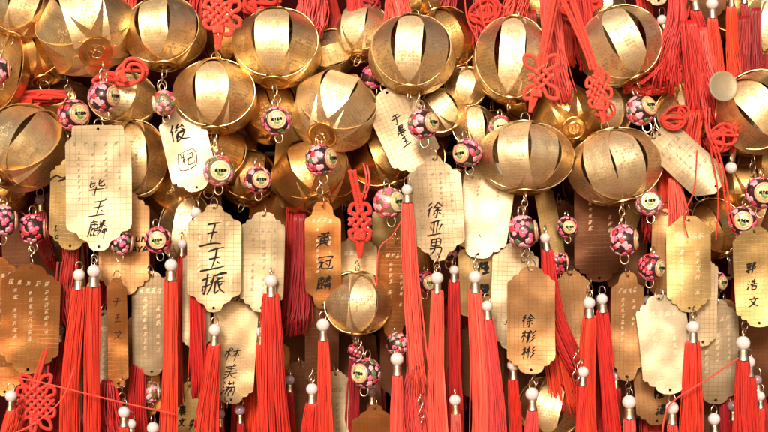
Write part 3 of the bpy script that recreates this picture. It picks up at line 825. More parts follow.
def make_knot(cx, cy, n, p, ear, d, label, tone='coral', rad=1.15, roll=45, corner=1.7, sx=1.0, sy=1.0, top=None, tip=None):
    root = empty('chinese_knot', at(cx, cy, d), (0, 0, 0), label, 'knot')
    s = sc(d) / MM; root.scale = (s, s, s)
    h = (n - 1) * p / 2
    Rt = Matrix.Rotation(R(roll), 3, 'Y')
    def serp(axis):
        pts = []
        for i in range(n):
            off = -h + i * p
            steps = n * 2 - 1
            rng = list(range(-1, steps + 1))
            if i % 2: rng.reverse()
            for q in rng:
                t = -h + q * p / 2
                if q == -1: t = -h - p * .55
                if q == steps: t = h + p * .55
                amp = rad * 1.05
                k = q / 2
                zz = amp * math.cos(PI * (k + i + (0 if axis == 0 else 1)))
                pts.append((t, off, zz))
            if i < n - 1:
                sd = 1 if i % 2 == 0 else -1
                e = ear * (1.0 if i not in (0, n - 2) else corner)
                x0 = sd * (h + p * .55)
                pts.append((x0 + sd * e * .55, off - p * .35, 0.4 * sd))
                pts.append((x0 + sd * e, off + p * .5, 0.6))
                pts.append((x0 + sd * e * .55, off + p * 1.35, -0.4 * sd))
        V = []
        for a, b, z in pts:
            v = Vector((a, z, b)) if axis == 0 else Vector((b, z + .3, a))
            v = Rt @ v
            V.append(Vector((v.x * sx, v.y, v.z * sy)))
        return V
    for axis in (0, 1):
        bm = bmesh.new(); uvl = bm.loops.layers.uv.new('UVMap')
        tube(bm, [v * MM for v in smooth_path(serp(axis), 4)], rad * MM, 7, uvl=uvl)
        link('woven_cord', bm, CD[tone], root, sharp=None)
    ext = (h * 1.414 + ear * .5) * sy
    if top is not None:
        bm = bmesh.new(); uvl = bm.loops.layers.uv.new('UVMap')
        for o_ in (-1, 1):
            tx, ty = top
            tube(bm, [q * MM for q in smooth_path([Vector((o_ * rad, 1, ext * .5)), Vector((o_ * rad, 0, ext + 1)), Vector(((tx - cx) * .5 + o_ * rad * .9, 1, (ext + (cy - ty)) * .5)), Vector((tx - cx + o_ * rad, 2, cy - ty))], 5)], rad * .9 * MM, 7, uvl=uvl)
        link('hanging_cord', bm, CD[tone], root, sharp=None)
    if tip is not None:
        bm = bmesh.new(); uvl = bm.loops.layers.uv.new('UVMap')
        tx, ty = tip
        e = Vector((tx - cx, 0, cy - ty))
        base = Vector((e.x * .4, 0, -ext * .6))
        for o_ in (-1, 1):
            tube(bm, [q * MM for q in smooth_path([base, base + Vector((o_ * rad * 1.5, 0, -3)), (base + e) / 2 + Vector((o_ * rad, 0, 0)), e], 5)], rad * MM, 7, uvl=uvl)
        # wrap
        m = base + Vector((0, 0, -3.5))
        hel = [m + Vector((math.cos(q * .9) * rad * 2.1, math.sin(q * .9) * rad * 2.0, -q * .28)) for q in range(22)]
        tube(bm, [q * MM for q in hel], rad * .8 * MM, 6, uvl=uvl)
        link('tail_loop', bm, CD[tone], root, sharp=None)
    return root

def make_tangle(cx, cy, rx, ry, d, label, tone='red', rad=1.1, turns=5, seed=1, n=2, name='cord_tangle', cat='cord tangle', dep=6):
    root = None
    r = random.Random(seed)
    bm = bmesh.new(); uvl = bm.loops.layers.uv.new('UVMap')
    for q in range(n):
        f1, f2, p1, p2 = r.uniform(.8, 1.3), r.uniform(1.6, 2.4), r.uniform(0, 6), r.uniform(0, 6)
        P = []
        for i in range(turns * 26):
            t = i / 26 * 2 * PI
            a = .62 * math.cos(t * f1 + p1) + .42 * math.cos(t * f2 + p2)
            b = .62 * math.sin(t * f1 * 1.07 + p1) + .42 * math.sin(t * f2 * .93 + p2 + .7)
            P.append(Vector((a * rx, dep * math.sin(t * .7 + p2), b * ry)) * MM)
        tube(bm, P, rad * MM, 6, uvl=uvl)
    o = link(name, bm, CD[tone], None, sharp=None)
    o.location = at(cx, cy, d)
    s = sc(d) / MM; o.scale = (s, s, s)
    return tag(o, label, cat)


def make_fringe(x0, y0, x1, y1, w0, w1, d, label, tone='red', n=None, kinks=None, ragged=22.0, name='red_fringe', cat='fringe', group=None):
    r = random.Random(int(x0 * 3 + y0 * 5 + x1))
    path = [Vector((0, 0, 0))] + ([Vector((a - x0, r.uniform(-2, 2), -(b - y0))) for a, b in kinks] if kinks else [Vector(((x1 - x0) * .5 + r.uniform(-3, 3), 0, -(y1 - y0) * .5))]) + [Vector((x1 - x0, 0, -(y1 - y0)))]
    bm = threads_mesh(path, w0 * .5, w1 * .5, n or int(24 + (w0 + w1) * 1.6), 0.6, int(x0 * 7 + y1), ragged=ragged, stray=.12, wob=1.7)
    o = link(name, bm, TH[tone], None, sharp=None)
    o.location = at(x0, y0, d); k = sc(d) / MM; o.scale = (k, k, k)
    return tag(o, label, cat, group)
# ------------------------------------------------------------------ the setting
bm = bmesh.new()
nx, nz = 60, 40
g = [[None] * (nz + 1) for _ in range(nx + 1)]
for i in range(nx + 1):
    for j in range(nz + 1):
        x, z = -1.1 + 2.2 * i / nx, -0.75 + 1.5 * j / nz
        g[i][j] = bm.verts.new((x, 0.135 + 0.006 * noise.noise(Vector((x * 9, z * 9, 3))), z))
for i in range(nx):
    for j in range(nz):
        bm.faces.new((g[i][j], g[i + 1][j], g[i + 1][j + 1], g[i][j + 1]))
bmesh.ops.recalc_face_normals(bm, faces=list(bm.faces))
wall = link('backing_wall', bm, simple('backing_dark_red', (0.022, 0.003, 0.003), 0.9, 0, 0.5, 30, bump=0.003, spec=0.0), None)
tag(wall, 'dark red backing surface behind all the hanging charms', None, None, 'structure')

# ------------------------------------------------------------------ lanterns
# cx cy w h roll pitch spin tone d label n wid
LN = [
 (215, 97, 82, 70, 0, 14, -88, 'gold', 14, 'gold lantern with one pale centre slat, right under the red flower knot', 8),
 (164, 34, 80, 68, -3, 16, -97, 'gold', 6, 'gold lantern cut by the top edge just left of the red flower knot', 8),
 (277, 48, 86, 74, 2, 18, -94, 'gold', 8, 'gold lantern with a silvery front slat, between red flower knot and broad fringe', 8),
 (412, 55, 84, 76, 4, 18, -96, 'pale', 18, 'round gold lantern with a dark lens-shaped gap, above the bead with pink left half', 9),
 (525, 158, 94, 68, 1, 8, -71, 'pale', 30, 'wide shiny lantern with two pale front slats split by a thin dark gap', 9),
 (615, 167, 92, 72, -13, 8, -78, 'pale', 28, 'wide gold lantern tilted left, right of the one with two pale slats', 9),
 (620, 46, 84, 74, -24, 10, -87, 'pale', 14, 'tilted gold lantern with a slanting dark gap, beside the hanging red cords at top', 9),
 (512, 60, 76, 84, 5, 12, -98, 'pale', 0, 'tall gold lantern partly covered by the red clover-shaped knot', 9),
 (334, 112, 82, 80, 22, 48, -95, 'pale', 8, 'pale brass lantern turned so its base disc and fanned slats face out', 8),
 (86, 30, 92, 84, -32, 46, -120, 'gold', 18, 'largest gold lantern at top left with sweeping pale slats and a big base disc', 7),
 (24, 148, 80, 84, 32, 34, -70, 'gold', 22, 'gold lantern at the left edge with bright inscribed slat and brown base disc', 7),
 (130, 160, 74, 76, -4, 8, -78, 'gold', 4, 'gold lantern mostly hidden behind the large cream name plate', 8),
 (313, 178, 78, 72, -12, 42, -95, 'brown', 6, 'brownish gold lantern behind the pink-sided bead with fanned slats', 8),
 (357, 303, 62, 60, 0, 6, -78, 'pale', 24, 'small gold lantern below the red vertical knot, beside the copper name plate', 7),
 (756, 113, 86, 76, -38, 12, -92, 'gold', 18, 'gold lantern at the right edge lying on its side, below red tassels', 8),
 (446, 40, 58, 62, -22, 10, -80, 'brown', -26, 'dark gold lantern peeping out behind the round one with the lens-shaped gap', 8),
 (362, 33, 54, 56, 8, 30, -110, 'pale', -22, 'small pale lantern below the red fringe, leaning toward its right neighbour', 7),
 (331, 54, 44, 48, 70, 10, -80, 'gold', -24, 'little gold lantern lying sideways, wedged between two bigger lanterns at top centre', 7),
 (566, 118, 66, 60, -20, 66, -90, 'brown', -14, 'brown lantern showing its grooved round base between the two wide shiny lanterns', 7),
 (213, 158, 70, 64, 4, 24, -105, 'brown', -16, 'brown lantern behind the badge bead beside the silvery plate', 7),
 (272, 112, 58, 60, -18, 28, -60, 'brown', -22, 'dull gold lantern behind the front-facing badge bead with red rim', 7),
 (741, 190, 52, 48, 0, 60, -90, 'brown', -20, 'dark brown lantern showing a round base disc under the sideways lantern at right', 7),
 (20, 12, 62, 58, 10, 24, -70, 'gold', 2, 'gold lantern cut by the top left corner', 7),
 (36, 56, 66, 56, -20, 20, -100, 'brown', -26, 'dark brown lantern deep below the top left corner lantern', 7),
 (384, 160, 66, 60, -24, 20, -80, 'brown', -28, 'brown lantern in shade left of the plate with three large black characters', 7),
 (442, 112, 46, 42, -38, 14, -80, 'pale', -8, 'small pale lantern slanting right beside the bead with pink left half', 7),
 (474, 128, 40, 44, -10, 16, -84, 'pale', -6, 'tiny pale lantern just above the bead with a badge on its left', 7),
 (466, 88, 38, 38, 12, 10, -98, 'pale', -12, 'tiny silvery lantern under the dark gold lantern at top centre', 7),
 (676, 78, 42, 40, -26, 14, -70, 'gold', -14, 'small lantern with white-bright slat beneath the falling red threads', 7),
 (684, 116, 58, 54, -14, 10, -82, 'gold', -8, 'gold lantern with a bright slat behind the red cord loops at right', 7),
 (550, 408, 58, 58, 12, 12, -100, 'gold', 4, 'gold lantern at the bottom edge under the tan plate signed in black', 7),
 (186, 228, 48, 66, 6, 10, -90, 'pale', -18, 'pale lantern in shade behind the orange-rimmed badge bead', 7),
 (606, 112, 46, 50, -8, 8, -80, 'pale', -20, 'pale lantern behind the tangled red cord, left of the dark flowered bead', 7),
 (714, 228, 54, 56, -22, 14, -60, 'brown', -12, 'brown lantern between the diagonal grid plate and the gold plate at right edge', 7),
 (228, 42, 44, 50, 0, 10, -90, 'brown', -30, 'shaded brown lantern directly behind the red flower knot', 7),
 (124, 100, 64, 52, 8, 16, -90, 'pale', -6, 'pale lantern behind the bead with pink flowers under the large top left lantern', 7),
 (248, 178, 52, 52, 10, 26, -80, 'brown', -30, 'dull lantern in the shade above the narrow cream plate', 7),
 (4, 70, 46, 84, 8, 6, -60, 'brown', 6, 'narrow view of a brown lantern rim on the left edge beside a bead', 7),
 (646, 190, 44, 52, -10, 10, -90, 'pale', -16, 'pale lantern behind the white-faced badge bead', 7),
 (492, 136, 50, 46, 0, 14, -80, 'brown', -34, 'shaded lantern behind the small cream-rimmed badge bead', 7),
 (762, 170, 50, 50, 10, 14, -80, 'brown', -30, 'shaded lantern on the right edge behind the purple-rimmed bead', 7),
 (420, 160, 50, 50, 10, 14, -60, 'brown', -44, 'dull brass lantern deep behind the top of the plate with three large black characters', 7),
 (352, 180, 50, 48, 16, 30, -60, 'brown', -40, 'dull brown lantern above the vertical red knot', 7),
 (180, 190, 60, 54, -20, 20, -60, 'brown', -36, 'brown lantern under the hanging silvery plate', 7),
 (546, 12, 50, 44, 14, 14, -60, 'brown', -60, 'dim lantern behind the red cords at the top edge', 7),
 (420, 10, 70, 40, 0, 10, -60, 'brown', -66, 'dim brown lantern above the round gold lantern at the top edge', 7),
 (600, 8, 46, 40, 0, 10, -40, 'gold', -40, 'little gold lantern just above the tilted lantern at top right', 7),
 (738, 14, 60, 50, 0, 20, -40, 'brown', -60, 'dim brown lantern in the top right corner behind red tassels', 7),
 (764, 26, 40, 60, 10, 10, -90, 'pale', -24, 'pale lantern cut by the right edge near the top corner', 7),
 (8, 190, 40, 40, 0, 40, -90, 'brown', -20, 'dim lantern under the left edge lantern', 7),
 (252, 330, 40, 44, 20, 20, -90, 'pale', -6, 'crushed pale lantern beside the wide red tassel and the narrow cream plate', 7),
]
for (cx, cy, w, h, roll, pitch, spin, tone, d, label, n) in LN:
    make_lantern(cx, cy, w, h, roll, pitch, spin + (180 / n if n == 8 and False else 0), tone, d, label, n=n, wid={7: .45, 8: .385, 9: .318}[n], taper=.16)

# ------------------------------------------------------------------ name plates
# cx cy w h roll style tone d lean yaw label kwargs
PT = [
 (99, 188, 65, 126, -1, 'square', 'cream', 62, -4, 3, 'large cream grid plate with black handwriting in front of a gold lantern at left', dict(writing=[('毕玉麟', 97, 178, 19, 21, .95)], etch=('g', 4, 9, 4.6), styleb='ogee')),
 (72, 204, 46, 92, 3, 'scallop', 'gold', 46, 3, -8, 'gold plate with a black cursive flourish, half hidden behind the large cream plate', dict(writing=[('~', 56, 172, 14, 14, 1.2), ('LOV', 58, 226, 6, 8, .9)])),
 (124, 243, 50, 104, 0, 'scallop', 'tan', 40, -2, 4, 'tan grid plate with black capital letters below the large cream plate', dict(writing=[('UN', 138, 236, 6, -6, 1.1), ('AYA', 134, 246, 6, -5.6, 1.1)])),
 (188, 150, 46, 88, -14, 'scallop', 'white', 34, -9, 3, 'bright silvery plate with one big character and a boxed character', dict(writing=[('俊', 183, 122, 18, 18, 1.2), ('杞', 186, 152, 15, 18, .7)])),
 (214, 258, 54, 108, 0, 'ogee', 'sand', 60, -3, 2, 'gold plate boldly signed in black cursive with three characters, beside the narrow cream plate', dict(writing=[('王玉振', 213, 222, 25, 25, 1.35)], etch=('w', 4, 10, 4.4))),
 (263, 262, 44, 100, 1, 'scallop', 'cream', 46, -3, -4, 'narrow cream grid plate under a badge bead, right of the gold signed plate', dict(etch=('g', 3, 9, 5.0))),
 (323, 256, 36, 108, 0, 'narrow', 'copper', 44, 6, -3, 'copper coloured plate with black signature under the pink-sided bead', dict(writing=[('黄冠麟', 324, 232, 16, 22, 1.0)], etch=('w', 2, 9, 4.2))),
 (436, 208, 54, 106, -3, 'ogee', 'grid', 52, -2, 5, 'grid-ruled plate with black signature right of the long hanging tassel', dict(writing=[('徐亚男', 434, 202, 17, 18, 1.1)], etch=('g', 4, 9, 4.4))),
 (404, 131, 52, 92, -24, 'scallop', 'grid', 20, -5, 3, 'slanting grid plate with small black writing under the round gold lantern', dict(writing=[('于晨玉', 401, 112, 11, 12, .9)])),
 (485, 210, 52, 98, 9, 'clip', 'white', 24, -5, -4, 'pale silvery plate faintly engraved, hanging left of the wide two-slat lantern', dict(etch=('g', 2, 3, 3.2), styleb='scallop')),
 (531, 320, 48, 108, 0, 'scallop', 'tan', 64, 2, 2, 'orange-tan plate with three small black characters, hanging from a flowered bead', dict(writing=[('徐彬彬', 528, 314, 14, 16, .95)], bend=1.0)),
 (484, 282, 50, 96, -2, 'ogee', 'gold', 22, 2, 6, 'dull gold plate with dark blotted characters behind two pearl tassels', dict(writing=[('隆隆', 484, 262, 12, 22, 1.8)])),
 (514, 296, 46, 108, 2, 'scallop', 'grid', 30, -2, -5, 'pale grid plate mostly hidden behind the orange-tan plate', dict(writing=[('J', 507, 316, 9, 9, .6)])),
 (30, 318, 58, 112, 3, 'scallop', 'copper', 40, 9, 6, 'broad copper plate with pale engraving at the left edge', dict(etch=('w', 3, 8, 5.4))),
 (0, 312, 50, 112, -2, 'scallop', 'copper', 28, 6, -8, 'copper plate cut by the left edge behind the broad copper plate', dict(etch=('w', 3, 8, 5))),
 (118, 332, 20, 112, 0, 'narrow', 'copper', 50, 8, 2, 'very narrow dark copper plate between two pairs of red tassels', dict(writing=[('于王文', 118, 296, 10, 17, .5)])),
 (151, 324, 38, 106, 0, 'scallop', 'grid', 34, 5, 4, 'grid plate with rosy engraving under the orange-rimmed badge bead', dict(etch=('r', 2, 9, 5.6))),
 (103, 362, 26, 104, 0, 'scallop', 'grid', 18, 0, 0, 'dull grid plate showing as a strip behind the narrow copper plate', dict(etch=('w', 1, 8, 4.6))),
 (627, 326, 33, 110, 0, 'narrow', 'tan', 46, 6, -3, 'narrow orange plate with faint pale engraving between red tassels', dict(etch=('w', 2, 8, 4.6), tonex='orange')),
 (665, 344, 52, 100, -5, 'scallop', 'white', 56, -8, 4, 'shiny pale plate with round scalloped top beside the narrow orange plate', dict(etch=('w', 2, 8, 5.8))),
 (689, 264, 44, 96, 0, 'clip', 'gold', 50, -2, -2, 'gold plate with pointed top and pale engraved columns, above the tassel with bright red threads', dict(etch=('w', 2, 7, 6.0), styleb='scallop')),
 (756, 277, 44, 100, -3, 'clip', 'gold', 58, -1, -3, 'gold plate with three black characters cut by the right edge', dict(writing=[('郭浩文', 752, 262, 11, 17, 1.1)], styleb='scallop')),
 (687, 161, 42, 84, -46, 'clip', 'grid', 50, -7, 4, 'grid plate hanging diagonally beside red cord loops', dict(etch=('g', 4, 5, 5.0))),
 (717, 352, 46, 106, 0, 'scallop', 'grid', 26, 1, 3, 'grid plate with pale engraving behind the crossing red thread at right', dict(etch=('w', 3, 8, 5))),
 (654, 384, 40, 84, -6, 'scallop', 'tan', 30, 2, 4, 'tan plate with black blotted writing under the shiny pale plate', dict(writing=[('隆浩', 659, 388, 11, 17, 1.9)])),
 (703, 302, 28, 88, 1, 'scallop', 'grid', 34, 0, 0, 'grid plate peeping out right of the gold plate with pointed top', {}),
 (664, 254, 26, 90, 2, 'scallop', 'tan', 32, 2, -4, 'tan plate behind the left side of the gold plate with pointed top', {}),
 (600, 226, 52, 114, -1, 'scallop', 'brown', 0, 8, 4, 'large dark brown plate under the tilted wide lantern', dict(etch=('r', 2, 6, 5))),
 (622, 208, 40, 70, 18, 'clip', 'gold', -8, 8, -10, 'shaded gold plate slanting behind the bead with pink flowers at right', {}),
 (550, 224, 20, 76, -10, 'clip', 'gold', -4, 0, 8, 'thin strip of gold plate under the wide two-slat lantern', {}),
 (395, 288, 34, 104, 0, 'narrow', 'copper', 26, 10, 8, 'dark copper plate in shade left of the long hanging tassel', dict(etch=('r', 2, 9, 4.5))),
 (234, 350, 44, 108, 4, 'scallop', 'pale', 42, -3, 6, 'pale plate with three spidery black characters between two red tassels', dict(writing=[('林美满', 232, 347, 15, 17, .8)])),
 (196, 300, 28, 100, 0, 'scallop', 'grid', 40, 0, -3, 'grid plate behind the left edge of the gold signed plate', {}),
 (337, 412, 24, 84, -1, 'scallop', 'cream', 10, 0, -5, 'small cream grid plate low behind two tassels at bottom centre', dict(etch=('g', 1, 6, 5))),
 (190, 424, 28, 84, 0, 'scallop', 'gold', 16, 2, 5, 'gold plate with dark marks at the bottom edge between two tassels', dict(writing=[('晨文', 182, 406, 9, 12, 1.0), ('男', 193, 420, 9, 12, 1.0)])),
 (375, 448, 46, 90, 0, 'ogee', 'copper', 26, 4, 0, 'orange copper plate tip at the bottom edge under a flowered bead', {}),
 (357, 264, 40, 60, 0, 'scallop', 'pale', 10, 2, 4, 'pale brass plate hanging from the vertical red knot', dict(etch=('w', 3, 3, 4.6))),
 (390, 232, 36, 60, 0, 'scallop', 'gold', -2, 2, 6, 'gold plate under the multicoloured bead near the long tassel', {}),
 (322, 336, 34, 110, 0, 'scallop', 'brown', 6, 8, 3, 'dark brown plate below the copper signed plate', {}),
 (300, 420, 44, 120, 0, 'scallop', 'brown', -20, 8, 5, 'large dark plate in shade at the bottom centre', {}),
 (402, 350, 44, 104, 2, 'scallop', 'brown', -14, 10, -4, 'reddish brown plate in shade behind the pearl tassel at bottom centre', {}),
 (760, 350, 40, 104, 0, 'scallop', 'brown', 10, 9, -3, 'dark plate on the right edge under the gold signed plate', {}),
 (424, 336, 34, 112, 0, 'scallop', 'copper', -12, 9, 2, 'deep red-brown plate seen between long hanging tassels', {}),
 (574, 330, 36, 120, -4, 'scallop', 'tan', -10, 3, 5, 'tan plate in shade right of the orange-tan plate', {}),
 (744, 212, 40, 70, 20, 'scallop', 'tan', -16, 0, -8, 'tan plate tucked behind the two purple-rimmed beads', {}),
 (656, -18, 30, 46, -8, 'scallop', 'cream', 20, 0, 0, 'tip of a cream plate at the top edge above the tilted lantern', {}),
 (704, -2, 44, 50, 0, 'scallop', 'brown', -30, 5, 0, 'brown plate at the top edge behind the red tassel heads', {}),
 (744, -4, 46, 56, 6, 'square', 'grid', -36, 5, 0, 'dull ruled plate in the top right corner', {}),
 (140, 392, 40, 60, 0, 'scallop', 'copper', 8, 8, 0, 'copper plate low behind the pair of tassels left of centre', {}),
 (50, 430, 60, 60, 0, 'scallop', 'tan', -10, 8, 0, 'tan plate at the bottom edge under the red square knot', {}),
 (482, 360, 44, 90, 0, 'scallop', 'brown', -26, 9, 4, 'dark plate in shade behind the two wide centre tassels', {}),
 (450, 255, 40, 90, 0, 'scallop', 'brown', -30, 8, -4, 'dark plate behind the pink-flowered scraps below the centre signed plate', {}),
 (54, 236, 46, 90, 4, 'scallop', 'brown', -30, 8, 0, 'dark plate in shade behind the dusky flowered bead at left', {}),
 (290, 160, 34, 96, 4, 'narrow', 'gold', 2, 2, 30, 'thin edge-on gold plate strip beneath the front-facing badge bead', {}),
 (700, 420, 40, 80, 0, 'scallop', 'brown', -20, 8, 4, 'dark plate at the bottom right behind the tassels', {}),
]
for (cx, cy, w, h, roll, style, tone, d, lean, yaw, label, kw) in PT:
    kw = dict(kw); kw.pop('tonex', None)
    make_plate(cx, cy, w, h, roll, style, tone, d, lean, yaw, label, group='metal name plates', **kw)

# ------------------------------------------------------------------ charm beads
# cx cy radius yaw(+right) pitch kind d label
BD = [
 (104, 97, 15.5, 62, 0, 0, 66, 'black bead with pink flowers hanging from the base disc of the largest lantern'),
 (74, 115, 16, 38, 0, 2, 30, 'dark red flowered bead with its badge turned right, under the brown lantern at left'),
 (164, 103, 13, -80, 10, 1, 52, 'pink and gold flowered bead hanging by a big wire ring beside the pale-centred lantern'),
 (277, 121, 14.5, 4, -4, 0, 56, 'front-facing badge bead with red rim below the silvery-slat lantern'),
 (219, 171, 15.5, 14, 0, 1, 66, 'front-facing badge bead with pink left side, just below the pale-centred lantern'),
 (258, 180, 13.5, 22, 0, 0, 44, 'badge bead with pink left side above the narrow cream plate'),
 (321, 160, 16, 60, 0, 0, 60, 'bead with a large pink left half above the copper signed plate'),
 (423, 124, 15.5, 48, -6, 0, 66, 'bead with pink flowered left half and badge turned right, under the round gold lantern'),
 (467, 153, 14.5, -38, 0, 0, 50, 'bead with its badge on the left and pink flowers on the right'),
 (500, 127, 11.5, 2, 0, 1, 22, 'small cream-rimmed badge bead above the wide two-slat lantern'),
 (389, 203, 15.5, 48, 0, 1, 42, 'multicoloured flowered bead left of the long hanging tassel'),
 (523, 232, 16.5, 84, 0, 0, 62, 'pink flowered black bead hanging from the wide two-slat lantern'),
 (624, 240, 15.5, 74, 0, 0, 64, 'pink flowered bead hanging below the tilted wide lantern'),
 (651, 267, 13.5, 50, 0, 2, 54, 'red flowered bead with badge turned right, above the shiny pale plate'),
 (641, 110, 15.5, 40, -16, 0, 48, 'dark flowered bead with a badge facing up right, beside the small bright lanterns'),
 (649, 203, 13.5, -4, -10, 1, 40, 'bead with a washed-out white badge beside the tilted wide lantern'),
 (761, 193, 16, 2, 0, 0, 58, 'purple-rimmed badge bead on the right edge'),
 (742, 221, 14.5, -8, 0, 0, 52, 'badge bead with dark rim, just above the right edge signed plate'),
 (3, 221, 15.5, 110, 0, 0, 52, 'pink flowered bead cut by the left edge'),
 (33, 229, 15, 100, 0, 2, 30, 'dusky rose flowered bead in shade near the left edge'),
 (122, 243, 12.5, 100, 0, 0, 58, 'small black and pink bead over the plate with capital letters'),
 (158, 240, 13.5, 4, 0, 2, 46, 'orange-rimmed badge bead right of the plate with capital letters'),
 (366, 373, 15, -34, 0, 0, 44, 'bead with badge on its left and pink flowers on its right at bottom centre'),
 (373, 77, 12, 120, 0, 2, -6, 'dark flowered bead in shade left of the round gold lantern'),
 (-1, 70, 13, 100, 0, 0, 34, 'dark flowered bead on the left edge near the top'),
 (398, 344, 12, 110, 0, 0, 14, 'dark pink flowered bead in shade above a pearl tassel'),
 (567, 227, 10.5, 10, 0, 0, 6, 'small dull badge bead in the gap under the two wide lanterns'),
 (590, 226, 10, 60, 0, 0, -18, 'small dim bead between the two wide lanterns'),
 (556, 262, 13, 100, 0, 2, -14, 'dim red flowered bead in the dark gap right of the orange-tan plate'),
 (449, 250, 12, 110, 0, 0, 8, 'pink flowered bead just below the edge of the centre signed plate'),
 (425, 282, 11, 30, 0, 2, 6, 'dim bead behind the pearl tassel under the centre signed plate'),
 (502, 222, 12, 100, 0, 2, 4, 'dim rose bead between the pale silvery plate and the pink flowered black bead'),
 (716, 282, 11, 40, 0, 0, 4, 'dim pink bead in the gap right of the gold plate with pointed top'),
 (268, 14, 13, 110, 0, 2, -40, 'dim flowered bead beside the red flower knot at the top edge'),
 (562, 292, 12, 100, 0, 2, -30, 'dark red bead in the gap above the wide red threads'),
 (356, 352, 9, 100, 0, 2, 10, 'dark round bead above the bottom centre badge bead'),
 (752, 42, 11, 100, 0, 0, -30, 'dark bead among red threads near the top right corner'),
 (40, 372, 9, 100, 0, 1, -6, 'pale blurred bead above the red square knot'),
 (150, 392, 11, 100, 0, 1, 12, 'amber bead in shade below the plate with rosy engraving'),
]
for (cx, cy, rad, yaw, pitch, kind, d, label) in BD:
    make_bead(cx, cy, rad, yaw, pitch, kind, d, label, roll=rnd.uniform(-8, 8))

